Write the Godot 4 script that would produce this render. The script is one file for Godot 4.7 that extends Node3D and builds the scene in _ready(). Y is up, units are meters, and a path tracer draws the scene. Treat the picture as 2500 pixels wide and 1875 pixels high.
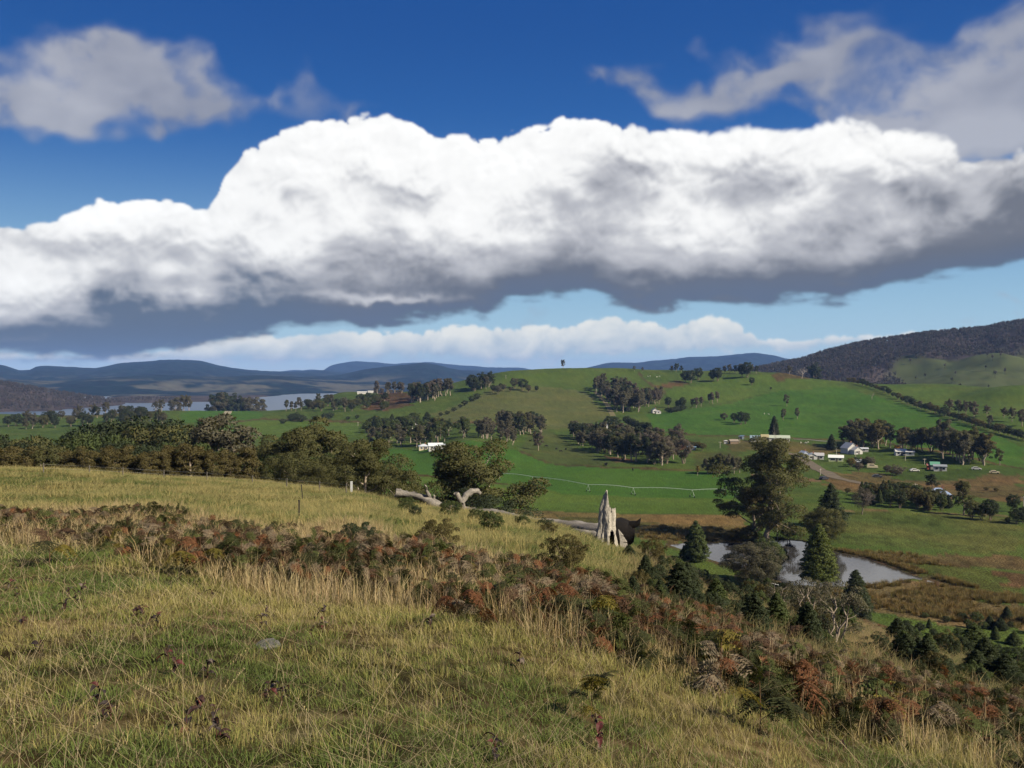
extends Node3D
# A grassy hillside above a green farming valley with a pond, a knoll, a lake and blue mountains under a long cumulus bank.
# Metres, y up. The eye is at the origin; the ground under it is at -1.6.

const PI2 := TAU
const FOCAL := 2208.6            # focal length in photograph pixels (2500 x 1875)
const PITCH := -0.01471          # the eye level lies at row 905
const LAKE := -98.0
const POND := -46.0
const SUN_AZ := 124.0
const SUN_EL := 36.0

var rng := RandomNumberGenerator.new()
var counts := {}
var mats := {}

# ---------------------------------------------------------------- pixel -> direction
func ray(px: float, py: float) -> Vector3:
	var vx := (px - 1250.0) / FOCAL
	var vy := (937.5 - py) / FOCAL
	return Vector3(vx, vy * cos(PITCH) + sin(PITCH), vy * sin(PITCH) - cos(PITCH)).normalized()

func azimuth(px: float) -> float:
	return atan((px - 1250.0) / FOCAL)

func height_at_pixel(px: float, py: float, d: float) -> float:   # height of a point seen at that pixel, d metres away along the ground
	var r := ray(px, py)
	return d * r.y / Vector2(r.x, r.z).length()

# ---------------------------------------------------------------- nodes
func numbered(called: String) -> String:
	var n: int = counts.get(called, 0)
	counts[called] = n + 1
	return called if n == 0 else "%s_%03d" % [called, n]

func tag(o: Node, label: String, category: String, group := "") -> Node:
	o.set_meta("label", label)
	o.set_meta("category", category)
	if group != "":
		o.set_meta("group", group)
	return o

func thing(called: String, label: String, category: String, at := Vector3.ZERO, turn := 0.0, group := "") -> Node3D:
	var o := Node3D.new()
	o.name = numbered(called)
	add_child(o)
	o.position = at
	o.rotation.y = turn
	tag(o, label, category, group)
	return o

func part(called: String, mesh: Mesh, m: Material, parent: Node, at := Vector3.ZERO) -> MeshInstance3D:
	var o := MeshInstance3D.new()
	o.name = numbered(called) if parent == self else called
	o.mesh = mesh
	if m:
		o.material_override = m
	parent.add_child(o, true)
	o.position = at
	return o

func structure(called: String, mesh: Mesh, m: Material) -> MeshInstance3D:
	var o := part(called, mesh, m, self)
	o.set_meta("kind", "structure")
	return o

func stuff(called: String, label: String, category: String, mesh: Mesh, m: Material, where: Array, tints: Array) -> MultiMeshInstance3D:
	var mm := MultiMesh.new()
	mm.transform_format = MultiMesh.TRANSFORM_3D
	mm.use_colors = true
	mm.mesh = mesh
	mm.instance_count = where.size()
	for i in where.size():
		mm.set_instance_transform(i, where[i])
		mm.set_instance_color(i, tints[i])
	var o := MultiMeshInstance3D.new()
	o.name = numbered(called)
	o.multimesh = mm
	o.material_override = m
	add_child(o)
	tag(o, label, category)
	o.set_meta("kind", "stuff")
	return o

# ---------------------------------------------------------------- materials (colours given as linear values)
func lin(r: float, g: float, b: float) -> Color:
	return Color(r, g, b).linear_to_srgb()

func paint(key: String, c: Color, rough := 0.85, metal := 0.0) -> StandardMaterial3D:
	if mats.has(key):
		return mats[key]
	var m := StandardMaterial3D.new()
	m.albedo_color = c
	m.roughness = rough
	m.metallic = metal
	m.metallic_specular = 0.3
	m.cull_mode = BaseMaterial3D.CULL_DISABLED
	mats[key] = m
	return m

func tinted(key: String, c: Color, rough := 0.9, leafy := false) -> StandardMaterial3D:   # vertex and copy colours count
	if mats.has(key):
		return mats[key]
	var m := paint(key, c, rough)
	m.vertex_color_use_as_albedo = true
	if leafy:
		m.backlight_enabled = true
		m.backlight = Color(0.80, 0.82, 0.62)
	return m

func grain(key: String, c: Color, freq: float, low: float, size := 256, stretch := Vector3.ONE, rough := 0.9, relief := 0.0) -> StandardMaterial3D:
	# a colour broken up by two layers of noise in world space
	if mats.has(key):
		return mats[key]
	var m := paint(key, c, rough)
	var n := FastNoiseLite.new()
	n.seed = key.hash() % 1000
	n.noise_type = FastNoiseLite.TYPE_SIMPLEX_SMOOTH
	n.frequency = 0.02
	n.fractal_octaves = 5
	n.fractal_gain = 0.6
	var ramp := Gradient.new()
	ramp.set_color(0, Color(low, low, low))
	ramp.set_color(1, Color(1, 1, 1))
	var t := NoiseTexture2D.new()
	t.width = size
	t.height = size
	t.seamless = true
	t.noise = n
	t.color_ramp = ramp
	m.albedo_texture = t
	m.uv1_triplanar = true
	m.uv1_scale = stretch * freq
	if relief > 0.0:
		m.heightmap_enabled = true
		m.heightmap_texture = t
		m.heightmap_scale = relief
	return m

# ---------------------------------------------------------------- sky: air and clouds, computed for every direction
const SKY_W := 4096
const SKY_H := 2048
var sky_rows := []
var sky_puff: FastNoiseLite
var sky_puff2: FastNoiseLite
var sky_puff3: FastNoiseLite
var sky_fine: FastNoiseLite
var sky_soft: FastNoiseLite
var sky_warp: FastNoiseLite
var bank_top := PackedFloat32Array()
var bank_base := PackedFloat32Array()
var low_top := PackedFloat32Array()
var low_base := PackedFloat32Array()
var sky_blots := []

func noise(kind: int, s: int, freq: float, octaves: int, gain := 0.5) -> FastNoiseLite:
	var n := FastNoiseLite.new()
	n.noise_type = kind
	n.seed = s
	n.frequency = freq
	n.fractal_type = FastNoiseLite.FRACTAL_FBM
	n.fractal_octaves = octaves
	n.fractal_gain = gain
	return n

# outline points in photograph pixels -> elevation in degrees at every quarter degree of azimuth from -32 to 32
func outline(points: Array) -> PackedFloat32Array:
	var out := PackedFloat32Array()
	for i in 257:
		var px: float = 1250.0 + FOCAL * tan(deg_to_rad(-32.0 + i * 0.25))
		var k := 0
		while k < points.size() - 2 and points[k + 1][0] < px:
			k += 1
		var a: Array = points[k]
		var b: Array = points[k + 1]
		var t := clampf((px - a[0]) / (b[0] - a[0]), 0.0, 1.0)
		out.append(rad_to_deg(asin(ray(px, lerpf(a[1], b[1], t)).y)))
	return out

func at_outline(o: PackedFloat32Array, az: float) -> float:
	var u := clampf((az + 32.0) * 4.0, 0.0, 255.99)
	var k := int(u)
	return lerpf(o[k], o[k + 1], u - k)

func blot(px: float, py: float, w: float, h: float, v: float) -> void:   # a soft patch: centre and half-size in photograph pixels, strength
	var r := ray(px, py)
	sky_blots.append([rad_to_deg(atan2(r.x, -r.z)), rad_to_deg(asin(r.y)), rad_to_deg(w / FOCAL), rad_to_deg(h / FOCAL), v])

func blots(from: int, to: int, az: float, el: float) -> float:
	var s := 0.0
	for i in range(from, to):
		var b: Array = sky_blots[i]
		var dx: float = (az - b[0]) / b[2]
		var dy: float = (el - b[1]) / b[3]
		var q := dx * dx + dy * dy
		if q < 6.0:
			s += b[4] * exp(-q)
	return s

# rounded heads at three sizes, 0 in the creases and 1 at the crowns
func dome(n: FastNoiseLite, x: float, y: float, z: float) -> float:
	var d := clampf((n.get_noise_3d(x, y, z) + 1.0) * 1.15, 0.0, 1.0)
	return sqrt(1.0 - d * d)

func heads(x: float, y: float, z: float) -> float:
	return 0.52 * dome(sky_puff, x, y, z) + 0.31 * dome(sky_puff2, x, y, z) + 0.17 * dome(sky_puff3, x, y, z)

var blot_veil := 0
var blot_grey := 0

func sky_row(y: int) -> void:
	var row := PackedFloat32Array()
	row.resize(SKY_W * 4)
	var el := (0.5 - (y + 0.5) / SKY_H) * 180.0
	var ce := cos(deg_to_rad(el))
	var se := sin(deg_to_rad(el))
	# clear air: pale cyan low down, deep blue above
	var air_t := 1.0 - pow(clampf(1.0 - el / 26.0, 0.0, 1.0), 1.25)
	var air := Vector3(0.330, 0.575, 0.735).lerp(Vector3(0.040, 0.170, 0.480), smoothstep(0.0, 0.72, air_t))
	air = air.lerp(Vector3(0.016, 0.086, 0.315), smoothstep(7.0, 23.0, el))
	air = air.lerp(Vector3(0.56, 0.67, 0.74), exp(-maxf(el, 0.0) / 2.4) * 0.9)
	var n_veil := blot_veil
	var n_grey := sky_blots.size()
	var x := 0
	while x < SKY_W:
		var step := 1 if absf(absf((x + 0.5) / SKY_W - 0.5) - 0.5) < 0.094 and el < 26.0 else 4    # coarser round about, where it only lights
		var az_true := wrapf((x + 0.5) / SKY_W * 360.0, -180.0, 180.0)     # the picture's edge lies straight ahead
		var az := az_true
		var turn := roundf(az_true / 64.0)
		if turn != 0.0:   # round about, the bank goes on in the same manner
			az = az_true - turn * 64.0
			if int(absf(turn)) % 2 == 1:
				az = -az
		var ar := deg_to_rad(az_true)
		var dx := sin(ar) * ce
		var dz := -cos(ar) * ce
		var c := air
		if el < 34.0:
			var wx := sky_warp.get_noise_3d(dx, se * 1.2, dz)
			var wy := sky_warp.get_noise_3d(dx + 7.0, se * 1.2, dz)
			var px := dx + wx * 0.02
			var py := se + wy * 0.012
			var puff := heads(px, py * 1.15, dz)
			var fine := sky_fine.get_noise_3d(px, py * 1.3, dz)
			var soft := sky_soft.get_noise_3d(px, se * 1.9, dz)
			# distant low cumulus
			if el < 6.0:
				var puff2 := heads(px * 2.0, py * 2.4, dz * 2.0)
				var t2 := at_outline(low_top, az) + puff2 * 1.1 + fine * 0.2 - 0.66
				var b2 := at_outline(low_base, az)
				if t2 > b2 - 0.4:
					var d2 := minf((t2 - el) * 5.0, (el - b2) * 1.6 + fine * 1.2 + 0.5)
					var a2 := smoothstep(0.0, 1.0, d2)
					if a2 > 0.0:
						var h2 := clampf((el - b2) / maxf(t2 - b2, 0.3), 0.0, 1.0)
						var l2 := clampf(0.12 + h2 * 0.75 + fine * 0.55 + (puff2 - 0.6) * 0.6, 0.0, 1.0)
						c = c.lerp(Vector3(0.36, 0.47, 0.60).lerp(Vector3(0.90, 0.89, 0.83), l2), a2 * 0.9)
			# the high grey scraps
			var v := blots(0, n_veil, az + wx * 3.2 + fine * 1.6, el + wy * 2.4 + soft * 1.1)
			if turn != 0.0 and el > 13.0:
				v *= 0.8
			v += (soft * 0.45 + fine * 0.34 + sky_fine.get_noise_3d(px * 2.3, py * 2.3, dz * 2.3) * 0.16) * minf(v, 1.0)
			var av := smoothstep(0.16, 1.0, v) * 0.84
			if av > 0.0:
				var lv := clampf(0.5 + soft * 0.75 + (v - 0.6) * 0.25, 0.0, 1.0)
				c = c.lerp(Vector3(0.25, 0.27, 0.335).lerp(Vector3(0.50, 0.51, 0.55), lv), av)
			# the main bank
			var top := at_outline(bank_top, az)
			var base := at_outline(bank_base, az)
			var t := top + puff * 2.0 + fine * 0.25 + wy * 0.4 - 1.30
			var streak := sky_fine.get_noise_3d(px * 0.6, se * 2.1, dz * 0.6)
			var shred := streak * 0.8 + soft * 0.25 + fine * 0.25
			var below := el - base + shred
			var crisp := 6.5 - 4.4 * smoothstep(3.0, 13.0, az)
			var d := minf((t - el) * crisp, below * 1.5 + 0.4)
			var a := smoothstep(0.0, 1.0, d)
			if a > 0.0:
				var up_puff := heads(px + 0.004, (py + 0.010) * 1.15, dz)
				var up_fine := sky_fine.get_noise_3d(px + 0.002, (py + 0.006) * 1.3, dz)
				var hgt := clampf((el - base) / maxf(t - base, 0.5), 0.0, 1.0)
				var side := smoothstep(-9.0, -17.0, az)          # the western end is greyer
				var lit := smoothstep(-0.06, 0.74 + 0.12 * side, hgt + (soft * 0.24 + wy * 0.30) * smoothstep(0.02, 0.5, hgt))
				lit += (puff - up_puff) * 0.62 * (0.25 + 0.75 * hgt) + (fine - up_fine) * 0.26 * smoothstep(0.05, 0.4, hgt)
				lit += soft * 0.22 * side + streak * 0.26 * (1.0 - smoothstep(0.25, 0.8, hgt)) * (0.5 + 0.5 * side)
				lit -= blots(n_veil, n_grey, az + fine * 1.3 + wx * 2.0, el + soft * 0.8 + fine * 0.6) * (0.9 + soft * 0.8)
				lit = clampf(lit, 0.0, 1.22)
				var dark := Vector3(0.098, 0.125, 0.180).lerp(Vector3(0.17, 0.185, 0.225), smoothstep(0.0, 0.3, hgt))
				dark = dark.lerp(Vector3(0.088, 0.130, 0.205), side * 0.7)
				var mid := Vector3(0.52, 0.53, 0.565)
				var col := dark.lerp(mid, smoothstep(0.0, 0.52, lit)).lerp(Vector3(0.98, 0.98, 0.97), smoothstep(0.42, 0.95, lit))
				col *= 1.0 + 0.10 * smoothstep(0.9, 1.2, lit)
				c = c.lerp(col, a * (0.995 - 0.02 * side))
		else:
			var s2 := sky_soft.get_noise_3d(dx * 0.7, se * 0.7, dz * 0.7) + sky_fine.get_noise_3d(dx, se, dz) * 0.3
			c = c.lerp(Vector3(0.55, 0.56, 0.60), smoothstep(0.10, 0.5, s2) * 0.75 * smoothstep(34.0, 40.0, el))
		for j in mini(step, SKY_W - x):
			var k := (x + j) * 4
			row[k] = c.x / EXPOSURE
			row[k + 1] = c.y / EXPOSURE
			row[k + 2] = c.z / EXPOSURE
			row[k + 3] = 1.0
		x += step
	sky_rows[y] = row

func make_sky() -> Texture2D:
	sky_puff = noise(FastNoiseLite.TYPE_CELLULAR, 11, 15.0, 1)
	sky_puff2 = noise(FastNoiseLite.TYPE_CELLULAR, 12, 36.0, 1)
	sky_puff3 = noise(FastNoiseLite.TYPE_CELLULAR, 13, 82.0, 1)
	for c in [sky_puff, sky_puff2, sky_puff3]:
		c.fractal_type = FastNoiseLite.FRACTAL_NONE
		c.cellular_distance_function = FastNoiseLite.DISTANCE_EUCLIDEAN
		c.cellular_return_type = FastNoiseLite.RETURN_DISTANCE
	sky_fine = noise(FastNoiseLite.TYPE_SIMPLEX_SMOOTH, 5, 22.0, 5, 0.55)
	sky_soft = noise(FastNoiseLite.TYPE_SIMPLEX_SMOOTH, 23, 5.5, 4, 0.5)
	sky_warp = noise(FastNoiseLite.TYPE_SIMPLEX_SMOOTH, 31, 9.0, 3, 0.5)
	bank_top = outline([[-200, 560], [0, 560], [60, 552], [200, 520], [240, 500], [330, 497], [430, 502], [480, 522], [530, 500], [560, 430], [610, 378], [690, 330], [790, 312], [850, 300], [900, 286], [950, 284], [1040, 335], [1130, 345], [1250, 345], [1340, 318], [1370, 285], [1440, 292], [1560, 320], [1700, 332], [1830, 305], [1950, 318], [2050, 300], [2150, 330], [2300, 352], [2500, 372], [2800, 400]])
	bank_base = outline([[-200, 885], [0, 880], [200, 876], [420, 852], [600, 828], [700, 800], [880, 802], [1000, 780], [1180, 770], [1250, 722], [1440, 722], [1560, 760], [1700, 742], [1850, 735], [2060, 735], [2150, 695], [2400, 655], [2500, 636], [2800, 600]])
	low_top = outline([[-200, 870], [0, 872], [380, 872], [440, 846], [560, 832], [640, 828], [780, 812], [900, 817], [1000, 822], [1100, 803], [1250, 806], [1340, 802], [1430, 790], [1500, 776], [1560, 795], [1640, 800], [1720, 782], [1780, 785], [1830, 812], [1860, 838], [2000, 832], [2300, 815], [2500, 800], [2800, 800]])
	low_base = outline([[-200, 889], [0, 889], [430, 885], [700, 880], [1250, 876], [1500, 862], [1840, 846], [1900, 850], [2000, 845], [2500, 815], [2800, 815]])
	for b in [[330, 165, 130, 85, 0.9], [270, 245, 230, 68, 1.0], [440, 240, 70, 90, 0.65], [30, 225, 120, 68, 0.85], [380, 100, 45, 30, 0.3], [570, 240, 60, 45, 0.35], [720, 225, 70, 45, 0.45], [860, 265, 70, 45, 0.45], [1450, 210, 55, 45, 0.5], [1620, 215, 140, 42, 0.55], [1960, 170, 150, 75, 0.95], [1800, 220, 190, 45, 0.6], [2230, 300, 120, 50, 0.55], [2430, 220, 170, 110, 0.85], [2470, 70, 100, 60, 0.6], [2370, 335, 230, 60, 0.85], [2000, 300, 150, 34, 0.42], [2320, 250, 170, 90, 0.45], [2050, 55, 120, 22, 0.28], [2150, 120, 180, 40, 0.3], [2460, 755, 50, 14, 0.55], [1290, 760, 45, 28, 0.4]]:
		blot(b[0], b[1], b[2], b[3], b[4])
	blot_veil = sky_blots.size()
	for b in [[1000, 478, 95, 34, 0.5], [1510, 430, 105, 62, 0.62], [1845, 445, 165, 58, 0.60], [2110, 460, 60, 40, 0.35], [2440, 435, 190, 75, 0.65], [2480, 560, 200, 110, 0.4], [870, 430, 55, 50, 0.22], [90, 590, 190, 34, 0.40], [380, 580, 160, 32, 0.30], [560, 640, 110, 40, 0.16], [430, 545, 55, 18, 0.2], [330, 800, 420, 46, 0.28], [980, 772, 210, 24, 0.55], [1750, 695, 760, 28, 0.18], [900, 730, 190, 13, -0.45], [330, 705, 260, 18, -0.25]]:
		blot(b[0], b[1], b[2], b[3], b[4])
	sky_rows.resize(SKY_H)
	var last := SKY_H / 2 + 4
	var job := WorkerThreadPool.add_group_task(sky_row, last, -1, true)
	WorkerThreadPool.wait_for_group_task_completion(job)
	var bytes := PackedByteArray()
	for y in SKY_H:
		bytes.append_array((sky_rows[mini(y, last - 1)] as PackedFloat32Array).to_byte_array())
	sky_rows.clear()
	return ImageTexture.create_from_image(Image.create_from_data(SKY_W, SKY_H, false, Image.FORMAT_RGBAF, bytes))

func camera_sky_sun() -> void:
	var cam := Camera3D.new()
	cam.name = "camera"
	cam.fov = 46.0
	cam.near = 0.05
	cam.far = 40000.0
	cam.rotation.x = PITCH
	add_child(cam)
	cam.current = true
	var env := Environment.new()
	env.tonemap_mode = Environment.TONE_MAPPER_LINEAR
	env.tonemap_exposure = EXPOSURE
	env.background_mode = Environment.BG_SKY
	var sm := PanoramaSkyMaterial.new()
	sm.panorama = make_sky()
	env.sky = Sky.new()
	env.sky.sky_material = sm
	env.sdfgi_enabled = true
	env.ssao_enabled = true
	env.ssil_enabled = true
	env.fog_enabled = FOG > 0.0
	env.fog_density = FOG
	env.fog_light_color = Color(0.55, 0.72, 1.0)
	var we := WorldEnvironment.new()
	we.name = "environment"
	we.environment = env
	add_child(we)
	var sun := DirectionalLight3D.new()
	sun.name = "sun"
	sun.light_energy = 1.6
	sun.light_color = Color(1.0, 0.95, 0.86)
	sun.light_angular_distance = 0.5
	sun.shadow_enabled = true
	add_child(sun)
	var a := deg_to_rad(SUN_AZ)
	var e := deg_to_rad(SUN_EL)
	sun.look_at_from_position(Vector3.ZERO, -Vector3(sin(a) * cos(e), sin(e), -cos(a) * cos(e)), Vector3.UP)

const FOG := 0.000045
const EXPOSURE := 1.8

# ---------------------------------------------------------------- the land: heights by bearing and distance
const AZ_IN := 37.0
const AZ_STEP := 0.132
const RN := 600
const R0 := 0.6
const R1 := 2150.0
var bearings := PackedFloat32Array()      # degrees, right positive
var radii := PackedFloat32Array()
var land := PackedFloat32Array()          # heights, bearing by bearing
var in_first := 0
var ratio := 0.0
var bump: FastNoiseLite
var broad: FastNoiseLite
var speck: FastNoiseLite
var pond_outline := PackedVector2Array()
var zones := []

# along each bearing (given by a photograph column): distance and height; a positive second number is the photograph row at which the ground is seen
const COLUMNS := [
	[-2200, [[10, -2.2], [40, -4.0], [95, -8.0], [120, -12.0], [200, -30.0], [350, -48.0], [800, -52.0], [1200, -54.0], [1500, -70.0], [1800, -103.0], [2200, -112.0]]],
	[0, [[10, -2.55], [40, -5.4], [95, 1146], [115, -14.5], [150, -24.0], [220, -38.0], [350, -50.0], [700, -54.0], [1000, -53.0], [1300, -55.0], [1600, -85.0], [1900, -104.0], [2200, -112.0]]],
	[400, [[10, -2.6], [40, -5.7], [100, 1168], [120, -16.0], [160, -27.0], [230, -40.0], [350, -50.0], [700, -52.0], [900, -50.0], [1060, -45.0], [1200, -55.0], [1500, -90.0], [1800, -104.0], [2200, -112.0]]],
	[640, [[10, -2.75], [40, -6.3], [100, 1181], [120, -17.0], [160, -28.0], [240, -42.0], [350, -49.0], [700, -52.0], [850, -52.0], [1060, -47.0], [1250, -60.0], [1500, -92.0], [1800, -104.0], [2200, -112.0]]],
	[850, [[10, -2.8], [40, -6.3], [85, 1205], [105, -17.0], [150, -28.0], [220, -40.0], [320, -47.0], [600, -51.0], [850, -50.0], [1000, -42.0], [1300, -31.0], [1450, -45.0], [1800, -95.0], [2200, -112.0]]],
	[1000, [[10, -2.85], [40, -6.7], [65, 1237], [85, -15.0], [130, -27.0], [200, -39.0], [300, -46.0], [593, -51.0], [820, -50.0], [930, -40.0], [1000, -35.0], [1150, -26.0], [1300, -35.0], [1600, -70.0], [2200, -112.0]]],
	[1150, [[10, -2.92], [40, -6.85], [61, 1254], [80, -15.0], [125, -27.5], [195, -40.0], [300, -47.0], [445, -49.0], [560, 1072], [640, -46.0], [760, -44.0], [900, -38.0], [1050, -24.0], [1170, 925], [1300, -14.0], [1600, -60.0], [2200, -110.0]]],
	[1250, [[10, -3.0], [40, -7.0], [58, 1270], [75, -14.5], [120, -28.0], [190, -41.0], [264, -46.0], [310, -48.0], [445, -50.0], [540, 1095], [620, -48.5], [700, -47.0], [900, -36.0], [1050, -19.0], [1180, 905], [1300, -3.0], [1500, -25.0], [2200, -100.0]]],
	[1375, [[10, -3.1], [40, -7.6], [55, 1294], [72, -15.0], [120, -29.0], [190, -42.0], [255, -46.0], [320, -48.5], [450, -50.0], [600, -50.5], [746, -48.0], [860, -40.0], [980, -28.0], [1100, -13.0], [1200, 898], [1320, 0], [1500, -25.0], [2200, -90.0]]],
	[1490, [[10, -3.2], [30, -6.6], [51, 1334], [62, -12.4], [85, -18.5], [140, -33.0], [200, -43.5], [235, -46.0], [320, -48.5], [450, -50.0], [640, -50.5], [750, -46.0], [883, -39.0], [1000, -27.0], [1120, -10.0], [1220, 900], [1350, -4.0], [1600, -35.0], [2200, -70.0]]],
	[1600, [[10, -3.35], [30, -7.0], [52, -11.0], [75, -16.5], [140, -33.0], [203, -45.2], [230, -45.7], [255, -45.6], [320, -48.3], [450, -50.0], [640, -49.5], [750, -46.0], [883, 1007], [1000, -29.0], [1120, -12.0], [1230, 904], [1350, -5.0], [1600, -35.0], [2200, -60.0]]],
	[1700, [[10, -3.5], [30, -7.6], [60, -14.6], [100, -23.5], [160, -36.0], [203, -45.2], [230, -45.7], [250, -45.5], [320, -48.0], [450, -50.0], [640, -49.0], [750, -45.5], [880, -38.5], [1000, -28.0], [1120, -12.0], [1220, 905], [1350, -5.0], [1600, -30.0], [2200, -50.0]]],
	[1900, [[10, -3.75], [30, -8.2], [60, -15.2], [100, -24.6], [150, -36.5], [188, -45.2], [215, -45.7], [242, -45.5], [320, -47.5], [450, -49.5], [640, 1078], [760, -45.0], [900, -36.0], [1050, -20.0], [1180, 909], [1300, -6.0], [1600, -20.0], [2200, -45.0]]],
	[2000, [[10, -3.9], [30, -8.5], [60, -15.6], [100, -25.3], [150, -37.0], [180, -44.3], [190, -45.6], [232, -45.5], [320, -47.0], [450, -49.0], [540, -50.8], [650, -49.5], [760, -45.0], [900, -36.0], [1020, -22.0], [1130, 925], [1250, -18.0], [1600, -25.0], [2200, -45.0]]],
	[2150, [[10, -4.0], [30, -8.9], [60, -16.4], [100, -26.7], [150, -40.0], [172, -44.8], [190, -45.6], [212, -45.5], [320, -47.0], [478, -51.0], [600, -49.0], [760, -43.0], [900, -33.0], [1000, -24.0], [1100, 936], [1250, -25.0], [1600, -30.0], [2200, -45.0]]],
	[2300, [[10, -4.1], [30, -9.2], [60, -17.2], [100, -28.0], [150, -42.0], [163, -45.0], [200, -45.6], [300, -47.0], [478, -51.5], [600, -48.0], [760, -41.5], [880, -34.0], [1000, -25.0], [1100, 938], [1250, -25.0], [1600, -30.0], [2200, -45.0]]],
	[2500, [[10, -4.2], [30, -9.5], [60, -17.6], [100, -28.5], [145, -41.0], [160, -44.6], [200, -45.6], [300, -47.0], [450, -50.5], [597, -50.0], [760, -40.0], [880, -30.0], [1000, 939], [1150, -22.0], [1600, -28.0], [2200, -45.0]]],
	[3400, [[10, -4.3], [30, -10.0], [60, -18.5], [100, -30.0], [140, -42.0], [160, -45.0], [300, -47.0], [500, -50.0], [760, -42.0], [1000, -16.0], [1150, -22.0], [2200, -45.0]]],
]

func slopes(xs: PackedFloat32Array, ys: PackedFloat32Array) -> PackedFloat32Array:
	var n := xs.size()
	var m := PackedFloat32Array()
	m.resize(n)
	for i in range(1, n - 1):
		var a := (ys[i] - ys[i - 1]) / (xs[i] - xs[i - 1])
		var b := (ys[i + 1] - ys[i]) / (xs[i + 1] - xs[i])
		m[i] = 0.0 if a * b <= 0.0 else 2.0 * a * b / (a + b)
	m[0] = (ys[1] - ys[0]) / (xs[1] - xs[0])
	m[n - 1] = (ys[n - 1] - ys[n - 2]) / (xs[n - 1] - xs[n - 2])
	return m

func eased(xs: PackedFloat32Array, ys: PackedFloat32Array, m: PackedFloat32Array, x: float) -> float:
	var n := xs.size()
	if x <= xs[0]:
		return ys[0]
	if x >= xs[n - 1]:
		return ys[n - 1]
	var k := clampi(xs.bsearch(x) - 1, 0, n - 2)
	var h := xs[k + 1] - xs[k]
	var t := (x - xs[k]) / h
	var t2 := t * t
	var t3 := t2 * t
	return (2.0 * t3 - 3.0 * t2 + 1.0) * ys[k] + (t3 - 2.0 * t2 + t) * h * m[k] + (3.0 * t2 - 2.0 * t3) * ys[k + 1] + (t3 - t2) * h * m[k + 1]

func make_heights() -> void:
	bump = noise(FastNoiseLite.TYPE_SIMPLEX_SMOOTH, 3, 0.09, 4)
	broad = noise(FastNoiseLite.TYPE_SIMPLEX_SMOOTH, 8, 0.006, 3)
	speck = noise(FastNoiseLite.TYPE_SIMPLEX_SMOOTH, 17, 0.35, 3, 0.6)
	ratio = log(R1 / R0) / (RN - 1)
	for k in RN:
		radii.append(R0 * exp(ratio * k))
	var out_az := [-180.0, -165.0, -150.0, -135.0, -120.0, -105.0, -90.0, -80.0, -70.0, -60.0, -52.0, -45.0, -40.0]
	for a in out_az:
		bearings.append(a)
	in_first = bearings.size()
	var n_in := int(2.0 * AZ_IN / AZ_STEP) + 1
	for i in n_in:
		bearings.append(-AZ_IN + i * AZ_STEP)
	for i in range(out_az.size() - 1, -1, -1):
		bearings.append(-out_az[i])
	# heights along the given bearings
	var col_az := PackedFloat32Array()
	var cols := []
	var given := [[-180.0, [[60, 8.0], [200, 22.0], [1000, 30.0], [2200, -60.0]]], [-90.0, [[60, 5.0], [200, 12.0], [1000, 0.0], [2200, -112.0]]]]
	for c in COLUMNS:
		given.append([rad_to_deg(azimuth(c[0])), c[1], c[0]])
	given.append([90.0, [[60, -11.0], [200, -35.0], [400, -48.0], [1000, -40.0], [2200, -45.0]]])
	given.append([180.0, [[60, 8.0], [200, 22.0], [1000, 30.0], [2200, -60.0]]])
	for c in given:
		var xs := PackedFloat32Array([0.0])
		var ys := PackedFloat32Array([-1.6])
		for p in c[1]:
			xs.append(p[0])
			ys.append(height_at_pixel(c[2], p[1], p[0]) if p[1] > 0.0 and c.size() > 2 else float(p[1]))
		var m := slopes(xs, ys)
		var hs := PackedFloat32Array()
		for k in RN:
			hs.append(eased(xs, ys, m, radii[k]))
		col_az.append(c[0])
		cols.append(hs)
	land.resize(bearings.size() * RN)
	var across := PackedFloat32Array()
	across.resize(cols.size())
	for k in RN:
		for c in cols.size():
			across[c] = cols[c][k]
		var m := slopes(col_az, across)
		for i in bearings.size():
			land[i * RN + k] = eased(col_az, across, m, bearings[i])
	# the pond lies level; its outline is read off the photograph at that level
	for p in [[1636, 1331], [1660, 1327], [1720, 1326], [1800, 1325], [1860, 1322], [1920, 1319], [1960, 1322], [2000, 1338], [2050, 1350], [2110, 1362], [2170, 1383], [2230, 1404], [2262, 1415], [2290, 1424], [2322, 1431], [2300, 1429], [2262, 1420], [2230, 1412], [2200, 1417], [2170, 1424], [2110, 1426], [2050, 1432], [1990, 1432], [1930, 1428], [1880, 1412], [1800, 1385], [1740, 1368], [1690, 1348], [1655, 1338]]:
		var r := ray(p[0], p[1])
		pond_outline.append(Vector2(r.x, r.z) * (POND / r.y))
	# small unevenness, and the hollow of the pond
	for i in bearings.size():
		var a := deg_to_rad(bearings[i])
		for k in RN:
			var d := radii[k]
			var x := sin(a) * d
			var z := -cos(a) * d
			var h := land[i * RN + k]
			h += bump.get_noise_2d(x, z) * minf(0.16, 0.02 * d) * (1.0 if d < 160.0 else 1.6)
			h += broad.get_noise_2d(x, z) * smoothstep(120.0, 500.0, d) * 1.8
			if d > 165.0 and d < 275.0:
				var p := Vector2(x, z)
				var gap := edge_distance(pond_outline, p)
				if gap < 14.0:
					if Geometry2D.is_point_in_polygon(p, pond_outline):
						h = POND - 0.05 - 1.0 * smoothstep(0.0, 6.0, gap)
					else:
						h = lerpf(POND + 0.06 + 0.25 * smoothstep(0.0, 4.0, gap), maxf(h, POND + 0.2), smoothstep(3.0, 14.0, gap))
				elif Geometry2D.is_point_in_polygon(p, pond_outline):
					h = POND - 1.0
			land[i * RN + k] = h

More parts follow.
